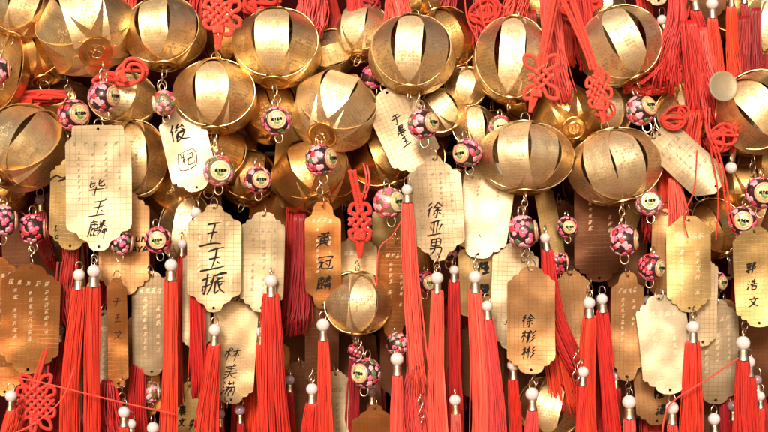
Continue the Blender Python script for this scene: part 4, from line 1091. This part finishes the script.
# ------------------------------------------------------------------ tassels
# px py pr ex ey w0 w1 d label kw
TS = [
 (79, 275, 6.2, 70, 470, 12, 26, 60, 'long tassel under the large cream plate, the left one of a close pair', {}),
 (94, 271, 6.6, 92, 470, 13, 24, 66, 'long tassel under the large cream plate, the right one of a close pair', {}),
 (171, 265, 6.4, 168, 470, 13, 24, 60, 'straight red tassel left of the gold boldly signed plate', {}),
 (196, 213, 5.6, 198, 392, 11, 19, 50, 'tassel whose pearl shows under the silvery plate and threads run behind the signed gold plate', {}),
 (215, 330, 6.4, 204, 470, 10, 32, 64, 'spreading tassel with pearl just below the gold boldly signed plate', {}),
 (271, 281, 6.6, 279, 470, 12, 44, 58, 'very wide bright red tassel below the narrow cream plate', {}),
 (261, 332, 5.2, 263, 470, 8, 18, 52, 'small-pearled tassel pressed against the very wide bright tassel', {}),
 (323, 325, 6.6, 326, 470, 10, 22, 60, 'slim tassel below the copper signed plate', {}),
 (312, 389, 6.0, 310, 480, 11, 30, 62, 'short tassel at the bottom edge left of the slim one under the copper plate', {}),
 (397, 359, 6.8, 400, 480, 11, 20, 58, 'pale-headed coral tassel below the reddish brown plate', dict(tone='coral')),
 (407, 190, 5.4, 418, 376, 12, 22, 60, 'long tassel hanging beside the centre signed plate', dict(tone='coral', kinks=[(409, 250), (413, 320)], ragged=40)),
 (437, 278, 6.4, 439, 470, 10, 24, 58, 'coral tassel hung under the centre signed plate', dict(tone='coral')),
 (475, 277, 6.6, 482, 470, 12, 30, 60, 'wide coral tassel below the pale silvery plate', dict(tone='coral')),
 (487, 306, 5.6, 500, 470, 10, 22, 64, 'coral tassel with a lower pearl beside the wide one below the silvery plate', dict(tone='coral')),
 (455, 400, 5.8, 462, 490, 9, 20, 66, 'pink-red tassel barely showing at the bottom edge between coral tassels', dict(tone='pink')),
 (513, 365, 6.0, 514, 480, 10, 18, 50, 'tassel under the lower left corner of the orange-tan plate', {}),
 (532, 394, 6.8, 534, 480, 11, 20, 66, 'tassel hung from the orange-tan plate over the bottom lantern', dict(tone='coral')),
 (602, 299, 5.6, 616, 470, 11, 22, 52, 'right one of two neighbouring tassels left of the narrow orange plate', {}),
 (589, 303, 6.2, 590, 470, 12, 30, 56, 'left one of two neighbouring tassels left of the narrow orange plate', {}),
 (583, 372, 5.8, 576, 480, 9, 16, 60, 'low tassel with dull cap caught in the red fringe', {}),
 (693, 327, 6.4, 690, 470, 11, 36, 62, 'bright tassel under the gold plate with pointed top', {}),
 (743, 343, 7.2, 744, 470, 13, 24, 66, 'big-pearled tassel below the right edge signed plate', {}),
 (749, 362, 6.2, 754, 470, 12, 22, 56, 'second tassel pressed behind the big-pearled one at right', {}),
 (757, 380, 5.0, 768, 470, 10, 24, 30, 'shaded tassel at the right edge with dark pearl', dict(tone='dark', pearl='dark')),
 (733, 406, 5.8, 734, 480, 9, 18, 20, 'dim crimson tassel left of the big-pearled one', dict(tone='dark', pearl='dark')),
 (672, 408, 6.6, 672, 490, 11, 18, 64, 'coral tassel at the bottom edge tied by the crossing red thread', dict(tone='coral')),
 (714, 419, 6.2, 722, 500, 10, 16, 50, 'tassel head leaning right at the bottom edge', {}),
 (629, 402, 7.0, 631, 490, 12, 22, 64, 'coral tassel hung from the narrow orange plate', dict(tone='coral')),
 (616, 376, 5.0, 606, 470, 9, 26, 24, 'tassel in shade with a small pearl behind the narrow orange plate', dict(tone='dark')),
 (545, 238, 5.2, 580, 372, 9, 30, 34, 'slanting tassel from behind the flowered bead fanning out right of the orange-tan plate', dict(kinks=[(552, 300), (562, 335)])),
 (124, 412, 6.0, 122, 500, 10, 18, 64, 'tassel with pearl low at the bottom edge below the very narrow copper plate', {}),
 (131, 424, 5.2, 134, 500, 9, 16, 58, 'smaller pearl tassel snug to the one below the very narrow copper plate', {}),
 (11, 396, 6.0, 2, 480, 8, 22, 60, 'tassel at the left edge crossed by a thin red thread', {}),
 (153, 428, 6.2, 152, 500, 10, 18, 52, 'pearl at the bottom edge left of the straight red tassel', {}),
 (694, -4, 6.4, 716, 88, 11, 24, 16, 'tassel at the top edge right of the tilted lantern, the left of three heads', {}),
 (712, 4, 6.2, 718, 104, 10, 22, 22, 'tassel at the top edge with silver cap, the middle of three heads', {}),
 (731, -6, 5.4, 738, 84, 8, 18, 14, 'tassel at the top edge above the sideways lantern, the right of three heads', {}),
 (662, 20, 5.2, 690, 82, 7, 22, 2, 'small tassel tilted sideways next to the tilted lantern', {}),
 (744, -8, 5.0, 748, 84, 8, 14, -10, 'dark crimson tassel in the top right corner', dict(tone='dark')),
 (731, 168, 6.0, 742, 90, 8, 12, 30, 'upturned pearl tassel under the sideways lantern at right', dict(tone='dark')),
 (310, -20, 5, 309, 28, 14, 26, -6, 'broad red fringe at the top edge right of the silvery-slat lantern', {}),
 (332, -20, 5, 333, 34, 9, 14, -20, 'darker fringe between two broad ones at the top edge', dict(tone='dark')),
 (354, -20, 5, 354, 30, 12, 22, -8, 'broad coral fringe at the top edge above the small pale lantern', dict(tone='coral')),
 (391, -20, 5, 392, 32, 12, 18, -4, 'coral fringe at the top edge touching the round gold lantern', dict(tone='coral')),
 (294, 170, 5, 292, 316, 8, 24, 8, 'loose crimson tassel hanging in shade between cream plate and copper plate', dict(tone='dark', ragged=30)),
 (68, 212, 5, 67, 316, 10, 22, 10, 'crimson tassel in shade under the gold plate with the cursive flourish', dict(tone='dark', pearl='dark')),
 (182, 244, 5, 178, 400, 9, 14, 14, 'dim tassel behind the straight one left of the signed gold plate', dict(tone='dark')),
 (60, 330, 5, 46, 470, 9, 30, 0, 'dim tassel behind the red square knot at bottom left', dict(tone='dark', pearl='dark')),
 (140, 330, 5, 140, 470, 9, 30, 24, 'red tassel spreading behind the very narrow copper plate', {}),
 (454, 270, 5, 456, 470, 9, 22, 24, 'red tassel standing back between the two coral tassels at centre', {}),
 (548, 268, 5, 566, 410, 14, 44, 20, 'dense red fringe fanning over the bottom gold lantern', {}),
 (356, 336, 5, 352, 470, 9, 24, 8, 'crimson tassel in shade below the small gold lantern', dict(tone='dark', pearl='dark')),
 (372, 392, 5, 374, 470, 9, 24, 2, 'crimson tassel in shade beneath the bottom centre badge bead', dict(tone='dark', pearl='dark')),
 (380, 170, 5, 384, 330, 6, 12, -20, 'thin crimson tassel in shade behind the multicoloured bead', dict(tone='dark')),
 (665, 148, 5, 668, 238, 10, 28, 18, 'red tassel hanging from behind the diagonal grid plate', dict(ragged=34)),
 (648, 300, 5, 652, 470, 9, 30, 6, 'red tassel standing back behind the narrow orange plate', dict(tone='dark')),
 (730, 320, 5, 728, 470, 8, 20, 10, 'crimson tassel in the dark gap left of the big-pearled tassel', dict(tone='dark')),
 (760, 396, 5, 764, 470, 8, 16, 44, 'red tassel cut by the right edge near the bottom', {}),
 (248, 300, 5, 250, 470, 8, 20, 4, 'red tassel behind the plate with three spidery characters', {}),
 (220, 414, 5.2, 222, 490, 7, 12, 30, 'tassel with shaded pearl at the bottom edge below the spidery signed plate', dict(tone='dark', pearl='dark')),
 (240, 410, 5.4, 244, 490, 7, 12, 20, 'tassel with a dim pearl beside the very wide tassel at the bottom', dict(tone='dark', pearl='dark')),
 (290, 380, 5.0, 292, 470, 7, 16, 14, 'dim pearl tassel right of the very wide tassel', dict(tone='dark', pearl='dark')),
 (560, -30, 5, 566, 60, 14, 22, -12, 'dense red threads hanging at the top edge between two lanterns', {}),
 (586, -30, 5, 586, 52, 12, 18, -16, 'dense red threads at the top edge touching the tilted lantern', {}),
 (486, -30, 5, 492, 34, 10, 24, -16, 'fringe of red threads at the top edge above the tall lantern', {}),
 (40, 200, 5, 50, 262, 8, 18, -20, 'dim crimson tassel near the dusky rose bead', dict(tone='dark', pearl='dark')),
 (250, -24, 5, 252, 22, 10, 16, -30, 'crimson fringe at the top edge right of the red flower knot', dict(tone='dark')),
 (766, 0, 5, 770, 130, 8, 18, -16, 'crimson tassel on the right edge behind the sideways lantern', dict(tone='dark')),
 (690, 60, 5, 712, 150, 9, 22, -4, 'mass of red threads falling between the bright-slat lanterns', {}),
]
for (px, py, pr, ex, ey, w0, w1, d, label, kw) in TS:
    make_tassel(px, py, pr, ex, ey, w0, w1, d, label, **kw)

# ------------------------------------------------------------------ knots
make_knot(219, 14, 4, 5.8, 6, 44, 'bright red flower knot above the pale-centred lantern', 'coral', 2.3, top=(214, -30), tip=(218, 50), corner=1.8)
make_knot(541, 77, 3, 6.6, 13, 66, 'bright red clover knot with five round loops hanging before the tall lantern', 'coral', 2.1, top=(556, -20), tip=(530, 112), corner=1.25)
make_knot(360, 222, 3, 6.4, 4, 34, 'red vertical knot hanging above the small gold lantern', 'red', 2.3, top=(352, 170), tip=(360, 258), sx=.9, sy=1.15)
make_knot(36, 402, 5, 5.6, 8, 34, 'red square knot woven like a basket at bottom left', 'red', 1.9, top=(50, 330), tip=(32, 446), corner=1.9)
make_knot(597, 90, 4, 5.5, 5, 58, 'narrow red knot pulled out of shape between the two upper right lanterns', 'coral', 1.8, top=(566, -20), tip=(604, 124), sx=.72, sy=1.15, roll=30)
make_tangle(130, 72, 16, 13, 40, 'looping red cord beside the base disc of the largest lantern', 'coral', 2.0, 3, 4, 1, name='cord_loop', cat='cord loop')
make_tangle(108, 80, 14, 7, 30, 'short twisted red cord leading to the flowered black bead', 'red', 2.0, 3, 9, 1, name='cord_loop', cat='cord loop')
make_tangle(38, 98, 30, 7, -6, 'bundle of dark red cords lying in shade below the brown lantern at left', 'red', 1.8, 5, 12, 2)
make_tangle(652, 80, 28, 14, 6, 'tangle of red cords under the tilted lantern', 'red', 1.1, 6, 21, 3)
make_tangle(676, 118, 14, 12, 46, 'loose red cord loops over the top of the diagonal grid plate', 'red', 1.3, 4, 33, 2)
make_tangle(722, 138, 14, 14, 44, 'small ring of red cord beneath the sideways lantern', 'red', 1.5, 4, 41, 2)
make_tangle(262, 2, 18, 12, -18, 'red cord loops at the top edge left of the broad fringe', 'red', 1.6, 4, 51, 2)
make_tangle(486, 14, 18, 14, -6, 'loose red cord loops at the top edge above the tall lantern', 'red', 1.3, 4, 57, 2)
make_tangle(580, 4, 22, 12, 2, 'red cord tangle at the top edge above the narrow red knot', 'red', 1.5, 5, 63, 2)
make_tangle(370, 4, 10, 10, -14, 'dark cord loops at the top edge between two fringes', 'dark', 1.4, 3, 67, 1)
make_tangle(604, 112, 10, 10, 50, 'knotted end of the narrow red knot over a pale lantern', 'red', 1.2, 3, 71, 1)

# ------------------------------------------------------------------ cords
make_cord([(-6, 376, 70), (30, 380, 74), (80, 392, 80), (120, 402, 78), (175, 414, 72)], 74, .75, 'thin red thread running across the lower left tassels', 'coral')
make_cord([(8, 436, 76), (30, 426, 78), (52, 410, 80), (66, 392, 80), (74, 368, 78)], 76, .8, 'thin red thread curving up from the bottom left corner', 'coral')
make_cord([(662, 440, 74), (664, 420, 76), (672, 402, 78), (706, 380, 80), (738, 358, 78)], 76, .85, 'thin red thread crossing diagonally between two right tassels', 'coral')
make_cord([(557, -10, 52), (552, 20, 58), (546, 50, 62), (541, 62, 66)], 60, 1.3, 'straight double red cord going up from the clover knot', 'coral', double=3)
make_cord([(558, -10, 50), (572, 20, 54), (586, 52, 58), (592, 70, 60)], 60, 1.3, 'double red cord slanting down to the narrow red knot', 'coral', double=3)
make_cord([(464, -8, 30), (467, 18, 32), (474, 34, 28), (482, 46, 24)], 20, .7, 'thin red thread left of the tall lantern at the top edge', 'coral')
make_cord([(478, -8, 24), (482, 14, 26), (486, 34, 22)], 20, .7, 'thinner red thread touching the tall lantern top', 'coral')
make_cord([(708, 108, 40), (708, 130, 56), (716, 150, 62), (724, 180, 64), (728, 208, 62), (733, 226, 66)], 60, 1.0, 'double red thread looping down to the dark-rimmed badge bead', 'red', double=3.5)
make_cord([(706, 60, 20), (700, 90, 34), (706, 120, 52), (712, 156, 58), (718, 196, 58), (716, 240, 54)], 50, .8, 'thin red thread hanging past the end of the diagonal grid plate', 'red')
make_cord([(697, 150, 54), (694, 190, 58), (684, 215, 60), (688, 238, 60)], 50, .7, 'thin red thread dropping to the pointed gold plate', 'red')
make_cord([(402, 220, 56), (392, 236, 52), (380, 248, 44), (377, 275, 40), (378, 320, 36)], 50, .8, 'thin red thread curving left from the long hanging tassel', 'coral')
make_cord([(364, 160, -10), (368, 180, 20), (363, 200, 32)], 20, 1.0, 'short red cord above the vertical knot', 'red', double=3)
make_cord([(646, 60, 20), (668, 50, 16), (684, 20, 10), (690, -10, 6)], 10, 1.0, 'bundle of red threads sweeping up from the cord tangle', 'red', double=4)
make_cord([(640, 84, 24), (664, 62, 22), (678, 30, 18), (682, -10, 10)], 10, .9, 'red thread pair rising beside the tilted lantern', 'red', double=3)
make_cord([(60, 262, 20), (56, 300, 16), (48, 340, 24), (46, 380, 30)], 20, 1.2, 'double crimson cord leading down to the red square knot', 'dark', double=4)

# ------------------------------------------------------------------ loose fringes
for (x0, y0, x1, y1, w0, w1, d_, label, tone, kinks) in [
 (484, -14, 492, 48, 18, 34, -10, 'loose red fringe at the top edge spilling over the tall lantern', 'coral', None),
 (548, -14, 562, 96, 16, 26, 20, 'wide strand bundle falling between the tall and the tilted lantern', 'coral', None),
 (578, -14, 590, 62, 20, 24, 16, 'red strand bundle falling to the left side of the tilted lantern', 'red', None),
 (520, -16, 512, 24, 20, 30, -14, 'short red fringe above the tall lantern at the top edge', 'red', None),
 (676, -14, 664, 86, 12, 30, 16, 'red strand bundle sweeping left to the cord tangle by the tilted lantern', 'red', [(676, 20), (668, 54)]),
 (688, 20, 700, 120, 14, 28, 24, 'long red strands pouring past the bright-slat lantern at right', 'red', None),
 (704, 28, 716, 108, 16, 34, 18, 'broad mass of red strands above the cream disc', 'coral', None),
 (744, 16, 738, 96, 12, 20, 6, 'strands behind the sideways lantern right of the three silver heads', 'dark', None),
 (696, 110, 692, 172, 14, 22, 30, 'red strands drooping onto the diagonal grid plate', 'red', None),
 (674, 178, 680, 244, 10, 22, 40, 'thin red strands hanging under the diagonal grid plate', 'coral', None),
 (642, 176, 652, 236, 8, 16, 20, 'red strands behind the washed-out badge bead', 'dark', None),
 (312, -14, 310, 30, 26, 34, 2, 'thick red fringe filling the top edge right of the silvery-slat lantern', 'coral', None),
 (396, -16, 402, 26, 18, 24, 0, 'thick red fringe at the top edge left above the round gold lantern', 'coral', None),
 (200, -14, 196, 26, 10, 20, -10, 'red strands at the top edge left of the red flower knot', 'red', None),
 (132, -12, 126, 20, 8, 14, -6, 'red strands at the top edge between two top left lanterns', 'red', None),
 (452, -14, 444, 26, 14, 20, -40, 'red strands at the top edge behind the dark gold lantern', 'dark', None),
 (756, 8, 758, 92, 8, 16, 2, 'narrow dark red strands at the right edge near the top', 'dark', None),
 (420, 330, 412, 446, 10, 26, 46, 'frayed coral strands crossing at the bottom between coral tassels', 'coral', None),
 (300, 214, 296, 326, 10, 24, 22, 'ragged crimson strands hanging between cream plate and copper plate', 'dark', None),
 (72, 246, 70, 318, 12, 22, 24, 'dark crimson strands under the gold plate with cursive flourish', 'dark', None),
 (36, 372, 20, 446, 10, 40, 16, 'red strands spreading in the bottom left corner', 'red', None),
 (412, 340, 428, 450, 8, 24, 50, 'coral strands fraying below the long hanging tassel', 'coral', None),
 (640, -14, 650, 70, 10, 22, -6, 'red strands behind the right side of the tilted lantern', 'red', None),
 (604, -14, 598, 40, 12, 18, -30, 'red strands behind the top of the tilted lantern', 'dark', None),
 (530, 10, 536, 112, 10, 22, -24, 'dark strands between the tall lantern and the brown lantern with grooved base', 'dark', None),
 (108, 380, 112, 446, 12, 34, 40, 'red strands at the bottom below the very narrow copper plate', 'red', None),
]:
    make_fringe(x0, y0, x1, y1, w0, w1, d_, label, tone, kinks=kinks)
# the back row: tassels and plates that fill the dark gaps
BK = random.Random(99)
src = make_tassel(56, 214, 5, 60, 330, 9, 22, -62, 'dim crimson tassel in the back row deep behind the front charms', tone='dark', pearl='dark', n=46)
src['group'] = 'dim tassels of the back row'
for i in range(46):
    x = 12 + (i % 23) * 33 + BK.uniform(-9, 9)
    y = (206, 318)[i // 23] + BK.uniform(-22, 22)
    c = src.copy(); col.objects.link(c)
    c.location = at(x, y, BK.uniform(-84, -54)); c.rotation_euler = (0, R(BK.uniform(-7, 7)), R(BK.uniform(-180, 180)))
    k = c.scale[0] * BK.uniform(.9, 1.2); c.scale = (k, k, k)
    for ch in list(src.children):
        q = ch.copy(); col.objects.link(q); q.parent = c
for i in range(26):
    x = 14 + (i % 13) * 60 + BK.uniform(-16, 16); y = (250, 372)[i // 13] + BK.uniform(-24, 24)
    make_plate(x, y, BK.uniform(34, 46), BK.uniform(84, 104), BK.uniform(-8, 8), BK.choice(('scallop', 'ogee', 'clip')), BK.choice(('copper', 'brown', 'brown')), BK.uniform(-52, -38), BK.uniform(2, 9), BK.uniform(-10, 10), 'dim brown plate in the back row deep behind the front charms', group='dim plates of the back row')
for i in range(14):
    x = 20 + i * 56 + BK.uniform(-14, 14); y = BK.choice((140, 200, 100)) + BK.uniform(-20, 20)
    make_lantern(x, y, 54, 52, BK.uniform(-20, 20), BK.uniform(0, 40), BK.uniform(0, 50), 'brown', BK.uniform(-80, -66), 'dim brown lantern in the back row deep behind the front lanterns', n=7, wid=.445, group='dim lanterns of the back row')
for py, word in ((24, 'upper'), (150, 'middle'), (282, 'lower')):
    bm = bmesh.new(); tube(bm, [Vector((-0.75, 0, 0)), Vector((0, 0.001, 0)), Vector((0.75, 0, 0))], 2.6 * MM, 8)
    o = link('hanging_rail', bm, M_RINGD, None, sharp=None); o.location = (0, 0.098, (216 - py) * MM)
    tag(o, word + ' dark metal rail running across behind all the charms', 'rail', 'rails behind the charms')

# ------------------------------------------------------------------ other small things
def disc(cx, cy, rad, d, yaw, lean, mat, name, label, cat):
    bm = bmesh.new()
    lathe(bm, [(a * MM, b * MM) for a, b in [(0, -.9), (rad * .82, -.9), (rad * .88, -1.3), (rad * .97, -1.2), (rad, -.7), (rad, .7), (rad * .97, .9), (0, .9)]], 32, 0, 'y')
    bmesh.ops.recalc_face_normals(bm, faces=list(bm.faces))
    o = link(name, bm, mat, None, sharp=30)
    o.location = at(cx, cy, d); o.rotation_euler = (R(lean), 0, R(yaw))
    return tag(o, label, cat)
disc(723, 86, 15, 50, 14, -4, PL['white'], 'pale_disc', 'round cream disc leaning on the sideways lantern at right', 'disc')

bm = bmesh.new()
tube(bm, [q * MM for q in smooth_path([Vector((0, 0, 12)), Vector((.5, 0, 4)), Vector((-.5, 1, -4)), Vector((0, 0, -12))], 4)], 3.4 * MM, 10, r_end=2.2 * MM)
o = link('green_bead', bm, simple('jade', (0.03, 0.22, 0.10), 0.3, 0, .3, 300, .5), None, sharp=None)
o.location = at(749, 32, -18)
tag(o, 'small jade green tube bead near the top right corner', 'bead')

# loose jewellery chain links and wire rings seen between the charms
def chain(cx, cy, n, d, label, roll=0, mat=None, size=3.2, name='link_chain'):
    root = empty(name, at(cx, cy, d), (0, R(roll), 0), label, 'chain', 'wire link chains')
    for i in range(n):
        bm = bmesh.new(); tube(bm, ring_pts(size * MM, 14, 1.35), .55 * MM, 5, True)
        q = link('chain_link', bm, mat or M_RING, root, sharp=None)
        q.location = (0, 0, -i * size * 2.1 * MM); q.rotation_euler = (0, 0, R(20 if i % 2 else 100))
CHN = [
 (215, 142, 3, 50, 'two silvery links joining the pale-centred lantern to its badge bead', M_RING, 3.2), (419, 97, 3, 48, 'links joining the round gold lantern to its bead', M_RING, 3.2),
 (277, 92, 3, 44, 'links joining the silvery-slat lantern to its badge bead', M_RING, 3.2), (525, 197, 3, 54, 'links joining the wide two-slat lantern to the pink flowered bead', M_RING, 3.0),
 (622, 206, 4, 50, 'links joining the tilted wide lantern to its pink flowered bead', M_RING, 3.0), (389, 186, 2, 34, 'links above the multicoloured bead', M_RING, 3.0),
 (68, 82, 4, 18, 'dark links above the dark red flowered bead', M_RINGD, 3.2), (103, 66, 3, 58, 'links on the base disc of the largest lantern', M_RING, 3.4),
 (524, 252, 2, 64, 'links above the orange-tan plate', M_RINGD, 2.8), (590, 282, 3, 40, 'dark links above the two neighbouring tassels', M_RINGD, 3.2),
 (534, 374, 3, 60, 'dark wire links under the orange-tan plate', M_RINGD, 3.4), (437, 258, 3, 54, 'links under the centre signed plate', M_RING, 3.0),
 (94, 252, 3, 62, 'links under the large cream plate', M_RING, 3.0), (628, 380, 4, 58, 'links under the narrow orange plate', M_RINGD, 2.8),
 (577, 352, 4, 64, 'silver links hanging in the red fringe', M_RING, 3.6), (420, 396, 5, 62, 'silver links caught between coral tassels at the bottom', M_RING, 2.8),
 (122, 376, 5, 60, 'dark links between the very narrow copper plate and its tassel', M_RINGD, 3.2), (652, 118, 4, 50, 'dark links at the corner of the diagonal grid plate', M_RINGD, 2.6),
 (312, 372, 3, 50, 'links above the short bottom tassel', M_RING, 3.0), (745, 318, 4, 56, 'dark links beneath the right edge signed plate', M_RINGD, 3.4),
 (361, 344, 3, 34, 'links above the bottom centre badge bead', M_RING, 3.2), (228, 392, 3, 40, 'dark links under the spidery signed plate', M_RINGD, 2.8),
 (31, 244, 3, 40, 'links between dusky rose bead and broad copper plate', M_RING, 3.0), (753, 160, 4, 46, 'dark links above the purple-rimmed bead', M_RINGD, 3.2),
 (476, 258, 2, 52, 'links under the pale silvery plate', M_RING, 3.0), (162, 76, 2, 48, 'big wire ring above the pink and gold bead', M_RING, 4.4),
 (320, 184, 2, 56, 'links between the pink-sided bead and the copper signed plate', M_RING, 3.2), (694, 310, 2, 58, 'dark links under the pointed gold plate', M_RINGD, 3.0),
]
for (cx, cy, n, d, label, mt, sz) in CHN: chain(cx, cy, n, d, label, rnd.uniform(-5, 5), mt, sz)

# ------------------------------------------------------------------ camera, light, world
cam = bpy.data.cameras.new('camera'); co = bpy.data.objects.new('camera', cam); col.objects.link(co)
co.location = (0, -D, 0); co.rotation_euler = (R(90), 0, 0)
cam.sensor_width = 36; cam.lens = 36 * D / 0.768
cam.clip_start = 0.05; cam.clip_end = 100
cam.dof.use_dof = True; cam.dof.focus_distance = D - 0.045; cam.dof.aperture_fstop = 9
scene.camera = co

SUN = Vector((-0.16, -1.0, 0.50)).normalized()
sun = bpy.data.lights.new('sun', 'SUN'); so = bpy.data.objects.new('sun', sun); col.objects.link(so)
sun.energy = 3.0; sun.angle = R(11); sun.color = (1.0, 0.93, 0.84)
so.rotation_euler = SUN.to_track_quat('Z', 'Y').to_euler()

w = bpy.data.worlds.new('World'); scene.world = w; w.use_nodes = True
nt = w.node_tree; bg = nt.nodes['Background']
sky = nt.nodes.new('ShaderNodeTexSky'); sky.sky_type = 'NISHITA'; sky.sun_disc = False
sky.sun_elevation = math.asin(SUN.z); sky.sun_rotation = math.atan2(SUN.x, SUN.y)
sky.air_density = 1.0; sky.dust_density = 5.0; sky.ozone_density = 0.6
# ground half of the surroundings: warm colour added below the horizon for the metal to reflect
tc = nt.nodes.new('ShaderNodeTexCoord'); sx = nt.nodes.new('ShaderNodeSeparateXYZ'); nt.links.new(tc.outputs['Generated'], sx.inputs[0])
mr = nt.nodes.new('ShaderNodeMapRange'); mr.inputs[1].default_value = -0.12; mr.inputs[2].default_value = 0.02; nt.links.new(sx.outputs[2], mr.inputs[0])
mx = nt.nodes.new('ShaderNodeMix'); mx.data_type = 'RGBA'; mx.inputs[6].default_value = (2.4, 1.3, 0.65, 1)
nt.links.new(mr.outputs[0], mx.inputs[0]); wt = nt.nodes.new('ShaderNodeMix'); wt.data_type = 'RGBA'; wt.blend_type = 'MULTIPLY'; wt.inputs[0].default_value = 1; wt.inputs[7].default_value = (1.0, 0.88, 0.74, 1)
nt.links.new(sky.outputs[0], wt.inputs[6]); nt.links.new(wt.outputs[2], mx.inputs[7]); nt.links.new(mx.outputs[2], bg.inputs[0])
bg.inputs[1].default_value = 0.125

scene.view_settings.view_transform = 'Standard'; scene.view_settings.look = 'None'
scene.view_settings.exposure = 0.22; scene.view_settings.gamma = 1
